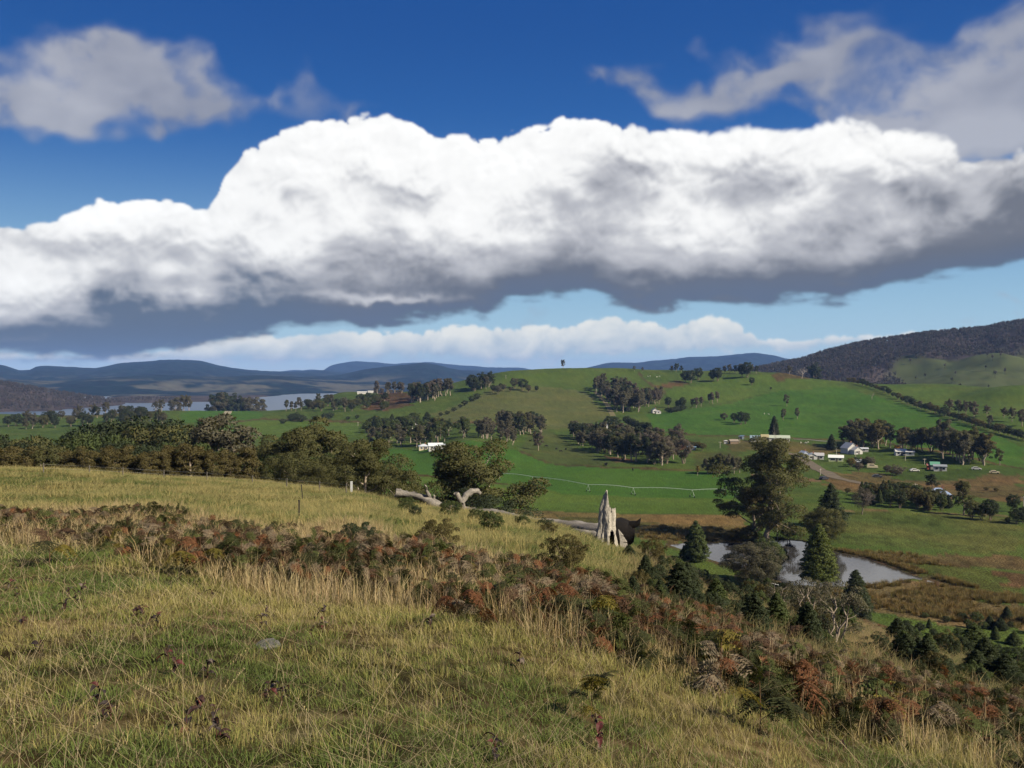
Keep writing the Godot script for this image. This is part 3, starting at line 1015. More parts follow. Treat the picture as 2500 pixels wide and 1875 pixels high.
# broad bushy tree, leafy almost to the ground
func grow_bushy(s: int, w := 3.6, low := 1.6, leaf := 0.24, n := 46, per := 85, kind := "bushy") -> void:
	rng.seed = s
	var wood := Soup.new()
	var leaves := Soup.new()
	var stems := rng.randi_range(2, 4)
	var heart := Vector3(0, 5.0, 0)
	for i in stems:
		var a := TAU * i / stems + rng.randf()
		var tip := Vector3(cos(a) * w * 0.4, 7.4, sin(a) * w * 0.4)
		var b := limb(Vector3(cos(a) * 0.2, -0.6, sin(a) * 0.2), tip, 0.2, 0.05, 0.05, 5)
		wood.tube(b[0], b[1], 6, BARK, 0.1)
		for j in 5:
			var o := around(b[0][rng.randi_range(2, 4)], 0.1)
			var e := o + Vector3(cos(a + rng.randf_range(-1.2, 1.2)) * w * 0.6, rng.randf_range(0.4, 1.8), sin(a + rng.randf_range(-1.2, 1.2)) * w * 0.6)
			var q := limb(o, e, 0.06, 0.02, 0.05, 3)
			wood.tube(q[0], q[1], 4, BARK)
	for i in n:
		var t := (i + 0.5) / n
		var yy := 1.0 - 2.0 * t
		var rr := sqrt(maxf(0.0, 1.0 - yy * yy))
		var a := i * 2.399 + rng.randf_range(-0.35, 0.35)
		var k := rng.randf_range(0.62, 0.98)
		var at := Vector3(cos(a) * rr * w * k, lerpf(low + 0.8, 9.2, 0.5 + yy * 0.5 * k), sin(a) * rr * w * k)
		if at.y < 3.4:
			at.x *= 0.82
			at.z *= 0.82
		var r := rng.randf_range(0.55, 1.3) * (0.42 + w * 0.13)
		at += ball_point() * w * 0.14
		clump(leaves, at, Vector3(r, r * 0.75, r), int(per * r), leaf, Color.WHITE * rng.randf_range(0.78, 1.22), 0.15, heart)
	store(kind, wood, leaves, 10.0, w)

# conifer: tiers of drooping sprays on a straight stem
func grow_conifer(s: int, w := 2.6, tiers := 15, leaf := 0.26, low := 0.7, kind := "conifer", ragged := 0.25) -> void:
	rng.seed = s
	var wood := Soup.new()
	var leaves := Soup.new()
	var t0 := limb(Vector3(0, -0.5, 0), Vector3(0, 9.6, 0), 0.24, 0.03, 0.004, 6)
	wood.tube(t0[0], t0[1], 6, GREY_BARK, 0.1)
	for i in tiers:
		var t := float(i) / (tiers - 1)
		var y := lerpf(low, 9.5, t)
		var r := w * pow(1.0 - t, 0.75) * (1.0 if t > 0.12 else 0.8) + 0.18
		var n := int(4 + r * 2.6)
		for j in n:
			var a := TAU * j / n + i * 1.9 + rng.randf_range(-0.3, 0.3)
			var reach := r * rng.randf_range(1.0 - ragged, 1.0 + ragged * 0.4)
			var tip := Vector3(cos(a) * reach, y + rng.randf_range(-0.15, 0.35), sin(a) * reach)
			var b := limb(Vector3(0, y - 0.2, 0), tip, 0.045, 0.012, 0.02, 2)
			wood.tube(b[0], b[1], 4, GREY_BARK)
			for q in 2:
				var at := Vector3(0, y, 0).lerp(tip, 0.55 + 0.4 * q)
				clump(leaves, at, Vector3(0.30 + r * 0.14, 0.24, 0.30 + r * 0.14), int(44 + r * 16), leaf, Color.WHITE * rng.randf_range(0.8, 1.2), 0.1, Vector3(0, y - 1.0, 0))
	clump(leaves, Vector3(0, 9.6, 0), Vector3(0.18, 0.5, 0.18), 30, leaf, Color.WHITE, -0.4, Vector3(0, 8, 0))
	store(kind, wood, leaves, 10.0, w)

# bare tree: limbs branching again and again
func branch(s: Soup, a: Vector3, dir: Vector3, len: float, r: float, depth: int, col: Color) -> void:
	var b := a + dir * len
	var q := limb(a, b, r, r * 0.62, 0.06, 3)
	s.tube(q[0], q[1], 6 if depth > 2 else 4, col, 0.06)
	if depth == 0:
		return
	for i in (3 if depth > 1 else 4):
		var d := (dir * 0.75 + ball_point() * 0.75 + Vector3.UP * 0.22).normalized()
		branch(s, q[0][rng.randi_range(2, 3)] if i > 0 else b, d, len * rng.randf_range(0.55, 0.8), r * 0.55, depth - 1, col)

func grow_bare(s: int, depth: int, col: Color, kind: String, twiggy := 0) -> void:
	rng.seed = s
	var wood := Soup.new()
	branch(wood, Vector3(0, -0.5, 0), Vector3(rng.randf_range(-0.12, 0.12), 1, rng.randf_range(-0.12, 0.12)).normalized(), 3.6, 0.24, depth, col)
	var leaves: Soup = null
	if twiggy > 0:
		leaves = Soup.new()
		for i in twiggy:
			var o := ball_point()
			clump(leaves, Vector3(0, 5.4, 0) + o * Vector3(3.0, 3.6, 3.0) * rng.randf_range(0.6, 1.0), Vector3(0.8, 0.7, 0.8), 60, 0.2, Color.WHITE * rng.randf_range(0.8, 1.2), 0.0, Vector3(0, 5, 0))
	store(kind, wood, leaves, 9.0, 3.0)

# tea-tree: several bare crooked stems under a thin flat top
func grow_tea(s: int) -> void:
	rng.seed = s
	var wood := Soup.new()
	var leaves := Soup.new()
	for i in 4:
		var a := TAU * i / 4 + rng.randf()
		var tip := Vector3(cos(a) * rng.randf_range(1.2, 2.8), rng.randf_range(6.5, 8.0), sin(a) * rng.randf_range(1.2, 2.8))
		var b := limb(Vector3(cos(a) * 0.3, -0.6, sin(a) * 0.3), tip, 0.24, 0.08, 0.07, 6, 0.0)
		wood.tube(b[0], b[1], 6, PALE_BARK, 0.15, i)
		for j in 6:
			var o: Vector3 = b[0][rng.randi_range(3, 6)]
			var e := o + Vector3(cos(a + rng.randf_range(-1.5, 1.5)) * 2.0, rng.randf_range(0.8, 2.2), sin(a + rng.randf_range(-1.5, 1.5)) * 2.0)
			var q := limb(o, e, 0.06, 0.02, 0.07, 3)
			wood.tube(q[0], q[1], 4, PALE_BARK)
			clump(leaves, e, Vector3(1.0, 0.6, 1.0), 150, 0.26, Color.WHITE * rng.randf_range(0.8, 1.2), 0.0, Vector3(0, 6, 0))
	store("tea", wood, leaves, 10.0, 3.6)

func leaf_mat(key: String, c: Color) -> StandardMaterial3D:
	return tinted("leaf_" + key, Color(c.r, c.g, c.b).linear_to_srgb(), 0.75, true)

func make_protos() -> void:
	for i in 3:
		grow_gum(100 + i, 3.0 + 0.5 * i, 6, 0.25, 0.26, 260)
	grow_gum(120, 2.4, 6, 0.25, 0.30, 240, "tall_gum")
	grow_gum(121, 2.7, 6, 0.26, 0.38, 230, "tall_gum")
	grow_gum(122, 2.2, 6, 0.25, 0.34, 240, "tall_gum")
	grow_gum(140, 4.6, 7, 0.17, 0.22, 520, "big_gum")
	grow_gum(141, 4.0, 8, 0.17, 0.20, 520, "big_gum")
	for i in 4:
		grow_bushy(200 + i, 3.4 + 0.5 * (i % 3), 1.2, 0.23, 60, 300)
	grow_bushy(220, 4.4, 0.7, 0.18, 90, 430, "full_bushy")
	grow_bushy(221, 5.0, 0.5, 0.18, 100, 400, "full_bushy")
	for i in 3:
		grow_bushy(240 + i, 5.6 + i, 0.0, 0.34, 56, 190, "shrub")
	grow_conifer(300, 2.6, 17, 0.32)
	grow_conifer(301, 3.4, 15, 0.34)
	grow_conifer(302, 3.9, 17, 0.26, 0.5, "cedar", 0.45)
	grow_conifer(303, 3.3, 24, 0.24, 0.1, "cypress", 0.10)
	grow_conifer(304, 2.4, 20, 0.24, 1.6, "cypress", 0.15)
	grow_bare(400, 4, Color(0.30, 0.26, 0.22), "bare")
	grow_bare(401, 4, Color(0.30, 0.26, 0.22), "bare")
	grow_bare(402, 4, Color(0.16, 0.13, 0.115), "twiggy", 80)
	grow_tea(500)
	grow_tea(501)
	leaf_mat("olive", Color(0.080, 0.080, 0.030))
	leaf_mat("brown", Color(0.088, 0.074, 0.028))
	leaf_mat("green", Color(0.062, 0.082, 0.028))
	leaf_mat("dark", Color(0.038, 0.050, 0.024))
	leaf_mat("grey", Color(0.092, 0.086, 0.056))
	leaf_mat("gold", Color(0.150, 0.112, 0.030))
	leaf_mat("mauve", Color(0.105, 0.088, 0.070))
	leaf_mat("bright", Color(0.085, 0.105, 0.028))

var tree_notes := {
	"gum": ["gum_tree", "tree"], "tall_gum": ["gum_tree", "tree"], "big_gum": ["gum_tree", "tree"], "bushy": ["bushy_tree", "tree"], "full_bushy": ["bushy_tree", "tree"],
	"shrub": ["shrub", "shrub"], "conifer": ["conifer_tree", "conifer"], "cedar": ["cedar_tree", "conifer"], "cypress": ["cypress_tree", "conifer"], "bare": ["dead_tree", "dead tree"], "twiggy": ["leafless_tree", "tree"], "tea": ["tea_tree", "tea tree"]}

func plant(kind: String, at: Vector3, height: float, tint: String, label: String, group := "", wide := 1.0) -> Node3D:
	var list: Array = protos[kind]
	var p: Dictionary = list[rng.randi() % list.size()]
	var o := thing(tree_notes[kind][0], label, tree_notes[kind][1], at, rng.randf() * TAU, group)
	var s: float = height / p.h
	o.scale = Vector3(s * wide, s, s * wide)
	part("trunk", p.wood, tinted("wood", Color.WHITE, 0.9), o)
	if p.leaves:
		part("crown", p.leaves, mats["leaf_" + tint], o)
	return o

# a tree whose foot and top are seen at those photograph rows
func tree(kind: String, px: float, foot: float, top: float, tint: String, label: String, group := "", wide := 1.0, nearest := 100.0) -> Node3D:
	var at := hit(px, foot, nearest)
	var d := Vector2(at.x, at.z).length()
	return plant(kind, at, height_at_pixel(px, top, d) - at.y, tint, label, group, wide)

# a tree at a known distance whose top is seen at that row (its foot is hidden)
func tree_behind(kind: String, px: float, d: float, top: float, tint: String, label: String, group := "", wide := 1.0) -> Node3D:
	var at := at_distance(px, d)
	return plant(kind, at, height_at_pixel(px, top, d) - at.y, tint, label, group, wide)

# trees with their feet spread over an area of the ground, given by photograph pixels
func wood(kinds: Array, tints: Array, points: Array, count: int, low: float, high: float, label: String, group: String, s: int, wide := 1.0) -> void:
	rng.seed = s
	var poly := PackedVector2Array()
	var box := Rect2(points[0][0], points[0][1], 0, 0)
	for p in points:
		poly.append(Vector2(p[0], p[1]))
		box = box.expand(poly[-1])
	var put := PackedVector3Array()
	var tries := 0
	while put.size() < count and tries < count * 60:
		tries += 1
		var q := Vector2(rng.randf_range(box.position.x, box.end.x), rng.randf_range(box.position.y, box.end.y))
		if not Geometry2D.is_point_in_polygon(q, poly):
			continue
		var at := hit(q.x, q.y, 100.0)
		var near := false
		for o in put:
			near = near or (o.distance_to(at) < low * 0.3 * (1.0 if tries < count * 30 else 0.3))
		if near:
			continue
		put.append(at)
		var h := rng.randf_range(low, high)
		plant(kinds[rng.randi() % kinds.size()], at, h, tints[rng.randi() % tints.size()], label, group, wide)

# ---------------------------------------------------------------- where the trees stand
const ORDER := ["first", "second", "third", "fourth", "fifth", "sixth", "seventh", "eighth", "ninth", "tenth", "eleventh", "twelfth", "thirteenth", "fourteenth", "fifteenth", "sixteenth", "seventeenth", "eighteenth"]

func plant_hill_crest() -> void:
	rng.seed = 61
	# the dark grove behind the crest of the hillside
	var g := "dark trees of the grove behind the grassy crest"
	var lab := "olive-green bushy tree in the dense dark grove behind the grassy crest"
	for t in [[-70, 190, 1050], [-20, 205, 1040], [30, 200, 1062], [75, 195, 1052], [120, 210, 1050], [165, 200, 1045], [205, 190, 1048], [238, 185, 1028], [275, 195, 1030], [304, 205, 1012], [340, 200, 1018], [372, 195, 1012], [405, 190, 1018], [440, 195, 1022], [470, 185, 1030], [500, 180, 1052]]:
		tree_behind("bushy", t[0], t[1], t[2] + rng.randf_range(-12, 8), ["olive", "dark", "green"][rng.randi() % 3], lab, g, rng.randf_range(0.9, 1.15))
	for t in [[-80, 150, 1075], [-30, 145, 1085], [15, 150, 1072], [55, 142, 1082], [85, 150, 1064], [130, 145, 1075], [175, 140, 1078], [215, 150, 1062], [250, 145, 1066], [290, 140, 1062], [330, 150, 1058], [360, 140, 1075], [400, 150, 1062], [440, 145, 1072], [480, 140, 1078], [520, 145, 1088], [555, 150, 1096]]:
		tree_behind("bushy", t[0], t[1], t[2] + rng.randf_range(-14, 10), ["green", "dark", "olive"][rng.randi() % 3], lab, g, rng.randf_range(0.85, 1.1))
	var nth := -1
	for t in [[-60, 120], [-10, 122], [40, 119], [75, 123], [118, 120], [160, 122], [195, 119], [240, 123], [275, 121], [310, 123], [345, 120], [385, 122], [420, 124], [455, 121], [485, 124], [520, 122], [560, 125], [600, 127]]:
		nth += 1
		tree_behind("gum", t[0], t[1], 1100 + rng.randf_range(-14, 12), ["brown", "olive", "brown"][rng.randi() % 3], "%s slender gum of the grove's front row, counted towards the white gate posts" % ORDER[nth], "slender gums along the front of the grove", rng.randf_range(0.95, 1.25))
	tree_behind("gum", 532, 172, 1022, "grey", "open grey gum with pale limbs rising at the end of the dark grove", "", 1.1)
	# gums on the brow
	g = "old gums on the brow of the hill"
	nth = -1
	for t in [[588, 185, 1078, "bushy"], [629, 190, 1070, "bushy"], [640, 150, 1110, "big_gum"], [664, 185, 1058, "bushy"], [685, 140, 1098, "full_bushy"], [718, 128, 1092, "full_bushy"], [742, 150, 1052, "big_gum"], [775, 116, 1122, "full_bushy"], [795, 140, 1098, "full_bushy"], [823, 155, 1046, "gum"], [850, 120, 1094, "full_bushy"], [945, 112, 1110, "full_bushy"]]:
		nth += 1
		tree_behind(t[3], t[0], t[1], t[2], ["olive", "green", "olive"][rng.randi() % 3], "%s gum along the brow behind the fence, counted from the dark grove" % ORDER[nth], g, 1.0)
	tree_behind("big_gum", 888, 101, 1084, "olive", "old spreading gum with reddish trunk beside the white gate posts", "", 1.05)
	tree_behind("big_gum", 1150, 128, 1093, "olive", "lone spreading olive gum behind the fallen log", "", 1.15)
	tree_behind("full_bushy", 1178, 119, 1194, "dark", "low dark green bush at the foot of the lone gum behind the log", "", 1.3)

func plant_valley() -> void:
	rng.seed = 71
	var g := "grey-green gums along the creek"
	wood(["tall_gum", "tall_gum", "gum"], ["grey", "olive", "green"], [[880, 1092], [960, 1096], [1034, 1094], [1100, 1074], [1165, 1066], [1160, 1056], [1080, 1062], [1000, 1075], [900, 1078]], 34, 9, 15, "grey-green gum in the creek belt above the white farmhouse", g, 701)
	wood(["tall_gum"], ["mauve", "grey", "grey"], [[1165, 1070], [1215, 1080], [1266, 1094], [1268, 1085], [1230, 1064], [1180, 1056]], 22, 9, 13, "pale-stemmed gum in the row on the edge of the bright field", "pale-stemmed row of gums on the field edge", 702)
	wood(["tall_gum", "gum"], ["grey", "olive", "dark"], [[1200, 1052], [1260, 1062], [1345, 1064], [1348, 1052], [1280, 1040], [1205, 1036]], 20, 11, 16, "gum in the clump at the foot of the knoll", "gums at the foot of the knoll", 703)
	wood(["conifer", "bushy", "bushy"], ["dark", "dark", "green"], [[880, 1062], [900, 1042], [1015, 1038], [1020, 1052], [960, 1062]], 20, 9, 14, "dark green tree in the garden belt by the creek", "dark garden trees by the creek", 704)
	tree("conifer", 1043, 1056, 1006, "dark", "tall dark cone-shaped conifer beside the creek houses", "", 1.2)
	for t in [[905, 1042, 1020], [918, 1034, 1014], [958, 1052, 1036], [1000, 1036, 1012]]:
		tree("bushy", t[0], t[1], t[2], "gold", "yellow-green bush among the dark garden trees", "yellow-green garden bushes", 1.2)
	for t in [[1083, 1042, 1024], [1166, 1040, 1024], [1188, 1042, 1028], [872, 1022, 1012], [850, 1024, 1016]]:
		tree("shrub", t[0], t[1], t[2], "dark", "round dark bush on the pasture above the creek", "round dark pasture bushes")
	for t in [[1164, 974, 960], [1152, 980, 966], [1135, 990, 976], [1124, 996, 986], [1108, 1004, 994], [1092, 1012, 1002], [1076, 1016, 1006]]:
		tree("shrub", t[0], t[1], t[2], "dark", "dark bush in the broken hedge up the flank of the knoll", "bushes of the broken hedge")
	# scrub and woods on the shoulders towards the lake
	wood(["tall_gum", "bushy"], ["grey", "dark", "olive"], [[687, 1004], [760, 1006], [860, 1006], [860, 996], [800, 986], [700, 992]], 30, 8, 15, "gum in the scrubby wood above the lake shore", "scrubby wood above the lake", 705)
	wood(["bushy", "shrub"], ["green", "dark", "olive"], [[850, 1002], [945, 1004], [940, 975], [880, 972]], 18, 6, 10, "green scrub tree on the slope below the pine row", "scrub trees on the slope", 706)
	wood(["tall_gum"], ["mauve", "grey"], [[912, 961], [985, 961], [985, 956], [912, 956]], 14, 13, 17, "gum in the straight row on the brow above the lake", "straight row of gums on the brow", 707)
	wood(["tall_gum"], ["grey", "mauve", "dark"], [[1005, 985], [1060, 980], [1105, 966], [1100, 958], [1040, 968], [1005, 975]], 24, 15, 21, "tall gum in the grove on the shoulder of the knoll", "tall gums on the shoulder of the knoll", 708)
	wood(["bushy", "gum"], ["dark", "grey"], [[1144, 958], [1200, 950], [1205, 938], [1150, 946]], 9, 14, 20, "dark gum in the clump at the knoll's edge", "dark gums at the knoll's edge", 709)
	for t in [[1204, 958, 938], [1216, 962, 938], [1229, 955, 936], [1256, 948, 921], [1276, 954, 921], [1290, 958, 938], [1310, 956, 940], [1246, 956, 943], [1222, 948, 934]]:
		tree("bushy", t[0], t[1], t[2], ["dark", "grey"][rng.randi() % 2], "dark paddock tree on the grassy flank of the knoll", "paddock trees on the knoll's flank")
	tree("gum", 938, 986, 959, "dark", "round dark tree standing by the rusty bracken slope", "", 1.2)
	for t in [[432, 1002, 972], [448, 1003, 966], [462, 1003, 968], [520, 999, 966], [535, 998, 964], [550, 998, 962], [562, 998, 966], [585, 999, 972], [600, 1000, 973], [615, 1000, 972], [640, 1001, 976], [395, 1005, 976], [380, 1006, 980]]:
		tree("gum", t[0], t[1], t[2], ["grey", "dark"][rng.randi() % 2], "gum on the skyline of the paddocks above the lake", "gums on the paddock skyline", 0.9)
	for t in [[712, 1028, 1010], [722, 1026, 1006], [735, 1030, 1012], [806, 1022, 1006], [795, 1024, 1008], [690, 1034, 1022], [770, 1028, 1014]]:
		tree("shrub", t[0], t[1], t[2], "dark", "dark bush on the fence line between the green paddocks", "bushes on the paddock fence line")
	wood(["gum", "bushy"], ["grey", "olive", "dark"], [[60, 1050], [420, 1040], [420, 1016], [260, 1012], [60, 1022]], 40, 9, 14, "hazy grey gum in the low country beyond the dark grove", "gums in the low country beyond the grove", 710)
	for t in [[40, 1040, 1008], [20, 1042, 1012], [58, 1040, 1016], [128, 1035, 1000], [115, 1036, 1004]]:
		tree("bushy", t[0], t[1], t[2], "dark", "dark round tree standing beyond the grove near the water", "dark trees near the water", 1.0)
	# the gully wood on the knoll
	wood(["tall_gum", "gum"], ["mauve", "grey", "dark", "grey"], [[1438, 955], [1468, 972], [1490, 995], [1512, 1016], [1548, 1016], [1585, 1000], [1560, 978], [1510, 960], [1470, 950]], 46, 13, 19, "mauve-grey gum in the dense gully wood on the knoll", "dense gully wood on the knoll", 711)
	wood(["tall_gum", "gum"], ["grey", "mauve"], [[1570, 998], [1625, 984], [1622, 972], [1570, 980]], 14, 11, 15, "gum at the upper end of the gully wood", "upper gully gums", 712)
	for t in [[1631, 995, 966], [1666, 998, 966], [1655, 998, 974]]:
		tree("bushy", t[0], t[1], t[2], "dark", "dark garden tree beside the small white hillside house", "dark trees beside the hillside house", 0.85)
	for t in [[1632, 1008], [1641, 1008], [1650, 1006], [1658, 1004], [1667, 1002]]:
		tree("shrub", t[0], t[1], t[1] - 15, "dark", "clipped dark hedge bush near the small white hillside house", "hedge near the hillside house")
	for t in [[1690, 996, 973], [1700, 996, 970], [1712, 992, 970], [1732, 986, 962], [1740, 986, 958], [1752, 982, 956]]:
		tree("tall_gum", t[0], t[1], t[2], "mauve", "thin pale gum standing open on the green hill", "thin pale gums on the green hill")
	tree("shrub", 1767, 1026, 1006, "grey", "small round bush beside the larger clump on the green hill", "", 0.8)
	for t in [[1792, 1032, 1006], [1808, 1037, 1001], [1820, 1035, 1006]]:
		tree("bushy", t[0], t[1], t[2], "dark", "dark bush of the clump on the green hill", "dark clump on the green hill", 1.0)
	# the skyline of the knoll
	tree("gum", 1375, 899, 879, "grey", "lone open gum on the bald summit of the knoll", "", 0.85)
	for t in [[1549, 906, 894], [1569, 907, 897], [1640, 908, 893], [1651, 908, 888], [1664, 908, 893], [1770, 912, 893], [1782, 912, 890], [1795, 912, 892], [1806, 912, 889], [1832, 912, 890], [1846, 912, 893], [1928, 914, 893], [1984, 920, 889], [1995, 922, 897]]:
		tree("gum", t[0], t[1], t[2], ["grey", "dark"][rng.randi() % 2], "dark gum on the long crest of the green hill", "gums on the crest of the green hill")
	for t in [[1672, 934, 902], [1686, 935, 900], [1705, 928, 896], [1740, 931, 900], [1752, 931, 894], [1812, 922, 886], [1824, 922, 880], [1836, 940, 920], [1882, 952, 944]]:
		tree("bushy", t[0], t[1], t[2], "dark", "dark bushy tree just below the crest of the green hill", "dark trees below the hill crest", 0.9)
	tree("bare", 1958, 924, 894, "grey", "bleached bare tree on the crest of the green hill", "", 1.2)
	tree("bare", 2129, 976, 956, "grey", "small bleached dead tree alone on the wide green slope", "", 0.8)
	for t in [[1921, 992, 964], [1912, 1026, 999], [1947, 1023, 996]]:
		tree("gum", t[0], t[1], t[2], "grey", "single paddock gum on the slope behind the long shed", "paddock gums behind the long shed", 0.8)
	tree("conifer", 1890, 1066, 1016, "dark", "dark tall conifer behind the long shed", "", 1.0)
	# bushes, hedges and woods round the farms
	for t in [[1494, 1046, 1014], [1442, 1046, 1031]]:
		tree("bushy", t[0], t[1], t[2], "dark", "dark round tree on the rough mound above the lower wood", "dark round trees on the mound", 1.5)
	for i in 14:
		var u := i / 13.0
		tree("bushy", lerpf(1530, 1606, u), lerpf(1038, 1074, u), lerpf(1014, 1048, u) + rng.randf_range(-3, 3), "dark", "dark bush of the diagonal hedge below the hillside house", "dark diagonal hedge below the hillside house", 1.2)
	wood(["tall_gum", "gum", "gum", "bushy"], ["grey", "olive", "mauve", "dark"], [[1378, 1072], [1405, 1086], [1440, 1098], [1480, 1114], [1530, 1126], [1580, 1136], [1625, 1137], [1672, 1137], [1690, 1116], [1640, 1092], [1570, 1080], [1500, 1078], [1440, 1074], [1400, 1058]], 78, 9, 15, "grey-green gum in the spreading lower wood by the creek", "spreading lower wood by the creek", 713)
	for t in [[1668, 1098, 1074], [1680, 1097, 1073], [1692, 1098, 1076], [1704, 1098, 1076], [1714, 1100, 1080]]:
		tree("bushy", t[0], t[1], t[2], "brown", "brown garden bush behind the red-roofed shed", "brown garden bushes behind the red-roofed shed", 1.3)
	for t in [[1728, 1158, 1122], [1740, 1156, 1116], [1757, 1158, 1108], [1775, 1156, 1112], [1792, 1156, 1116], [1806, 1154, 1118]]:
		tree("gum", t[0], t[1], t[2], ["grey", "olive"][rng.randi() % 2], "pale-trunked gum in the clump at the edge of the irrigated field", "gums at the edge of the irrigated field", 1.1)
	tree("tall_gum", 1703, 1161, 1138, "gold", "small golden sapling at the edge of the irrigated field", "", 0.8)
	tree("gum", 1315, 1100, 1056, "mauve", "lone pale gum in the pasture among the cattle", "", 1.0)
	wood(["tall_gum", "gum", "bushy"], ["grey", "olive", "dark", "brown"], [[2045, 1090], [2110, 1099], [2180, 1106], [2240, 1104], [2290, 1120], [2340, 1134], [2400, 1142], [2415, 1132], [2350, 1112], [2280, 1096], [2200, 1086], [2100, 1080]], 46, 12, 17, "grey-olive gum in the long wood behind the roadside houses", "long wood behind the roadside houses", 714)
	tree("conifer", 2030, 1099, 1060, "dark", "dark conifer at the end of the long wood", "", 1.0)
	tree("gum", 2302, 1112, 1028, "grey", "tallest gum of the long wood, standing out above the others", "", 0.75)
	tree("gum", 2441, 1136, 1097, "olive", "single gum standing clear of the end of the long wood", "", 0.8)
	for i in 46:
		var u := i / 45.0
		var xs := PackedFloat32Array([0, 0.17, 0.26, 0.35, 0.45, 0.55, 0.66, 0.78, 1.0])
		var at := Vector2(eased(xs, PackedFloat32Array([2005, 2091, 2135, 2178, 2230, 2280, 2337, 2395, 2510]), slopes(xs, PackedFloat32Array([2005, 2091, 2135, 2178, 2230, 2280, 2337, 2395, 2510])), u), 0)
		var ys := PackedFloat32Array([919, 938, 950, 968, 993, 1008, 1026, 1045, 1078])
		at.y = eased(xs, ys, slopes(xs, ys), u)
		plant("bushy", hit(at.x, at.y, 100.0), rng.randf_range(4.5, 7.5) * (1.0 + 0.25 * (1.0 - u)), ["dark", "dark", "brown"][rng.randi() % 3], "dark bush of the long hedge running down the green hill", "long hedge down the green hill", 1.25)
	for t in [[2248, 998, 979], [2271, 1004, 982], [2317, 1010, 976], [2340, 1013, 977], [2378, 1024, 982], [2410, 1016, 990], [2415, 1039, 1014], [2450, 1021, 996], [2470, 1030, 996], [2496, 1041, 1000], [2358, 1012, 980]]:
		tree("gum", t[0], t[1], t[2], ["grey", "mauve"][rng.randi() % 2], "pale-trunked gum beside the long hedge on the green hill", "gums beside the long hedge", 0.9)
	for t in [[2078, 1140, 1116], [2092, 1136, 1114], [2110, 1140, 1118], [2096, 1150, 1128], [2122, 1140, 1112]]:
		tree("bushy", t[0], t[1], t[2], ["gold", "mauve", "dark"][rng.randi() % 3], "garden bush between the roadside cottages", "garden bushes between the cottages", 1.3)
	tree("shrub", 2187, 1161, 1135, "mauve", "wide brown-grey bush alone on the green below the cottages", "", 1.3)
	tree("shrub", 2166, 1152, 1134, "mauve", "smaller brown-grey bush beside the wide one below the cottages", "", 0.9)
	wood(["bushy", "conifer", "bushy"], ["brown", "olive", "dark", "green"], [[2100, 1208], [2160, 1206], [2220, 1214], [2290, 1232], [2338, 1246], [2280, 1248], [2200, 1244], [2125, 1240]], 54, 4.5, 7, "brown-green young tree in the thick plantation round the blue-roofed house", "plantation round the blue-roofed house", 715)
	tree("gum", 2276, 1196, 1158, "dark", "umbrella-shaped dark gum beyond the blue-roofed house", "", 1.3)
	tree("gum", 2352, 1258, 1176, "olive", "tall gum with white trunk at the end of the plantation", "", 0.9)
	for t in [[2372, 1268, 1222], [2395, 1270, 1226], [2418, 1270, 1214], [2406, 1262, 1222]]:
		tree("bushy", t[0], t[1], t[2], ["olive", "dark"][rng.randi() % 2], "olive bush of the clump on the pasture by the plantation", "clump on the pasture by the plantation", 1.0)
	for t in [[2474, 1250, 1202], [2482, 1280, 1236], [2500, 1280, 1232], [2520, 1276, 1225], [2460, 1278, 1262]]:
		tree("bushy", t[0], t[1], t[2], ["olive", "dark"][rng.randi() % 2], "dark bush of the clump at the pasture's far fence", "clump at the pasture's fence", 1.0)
	for t in [[2408, 1198, 1188], [2432, 1200, 1190], [2070, 1204, 1190]]:
		tree("shrub", t[0], t[1], t[2], "brown", "low brown bush on the tawny paddock", "low brown bushes on the tawny paddock")

func plant_pond() -> void:
	rng.seed = 81
	tree("big_gum", 1876, 1326, 1082, "olive", "great ragged gum with white upper trunk towering behind the pond", "", 1.05)
	tree("big_gum", 1840, 1318, 1190, "brown", "lower gum filling the foot of the great ragged gum by the pond", "", 1.35)
	tree("bare", 1898, 1326, 1040, "grey", "bare dead limb rising through the top of the great gum", "", 0.16)
	tree("cedar", 2028, 1288, 1180, "dark", "dark spreading cedar behind the pond", "", 0.95)
	tree("twiggy", 2105, 1256, 1190, "mauve", "leafless mauve-grey tree beside the dark cedar", "", 1.0)
	tree("full_bushy", 2012, 1332, 1232, "olive", "olive tree on the pond's far bank below the cedar", "", 0.95)
	tree("full_bushy", 1925, 1320, 1270, "dark", "dark bush on the pond's far bank under the great gum", "", 1.0)
	tree("shrub", 1790, 1318, 1292, "brown", "low brown bush on the pond's far bank", "", 1.2)
	tree("shrub", 1830, 1320, 1285, "olive", "olive bush on the pond's far bank", "", 1.2)
	# on the near slope above the pond
	tree("cypress", 1998, 1440, 1280, "bright", "broad yellow-green cypress standing before the pond", "", 1.15, 60.0)
	tree("full_bushy", 1835, 1432, 1318, "grey", "rounded grey-green bush before the pond", "", 1.25, 40.0)
	tree("full_bushy", 1876, 1428, 1306, "green", "green bush behind the rounded grey one before the pond", "", 0.7, 60.0)
	tree("cypress", 2089, 1510, 1392, "dark", "small dark upright tree on a thin stem before the pond", "", 1.05, 40.0)
	tree("conifer", 1698, 1370, 1272, "green", "young feathery conifer on the slope by the pond's end", "", 1.0, 60.0)
	tree("conifer", 1672, 1362, 1332, "dark", "low dark conifer beside the young feathery one", "", 1.8, 60.0)
	for t in [[1962, 1540, 1418], [1988, 1530, 1420], [2038, 1590, 1430], [1905, 1515, 1425]]:
		tree("tea", t[0], t[1], t[2], "grey", "grey tea tree with bare crooked stems above the pond", "grey tea trees above the pond", 1.0, 25.0)

# ---------------------------------------------------------------- grass of the hillside
var belt := PackedVector2Array()

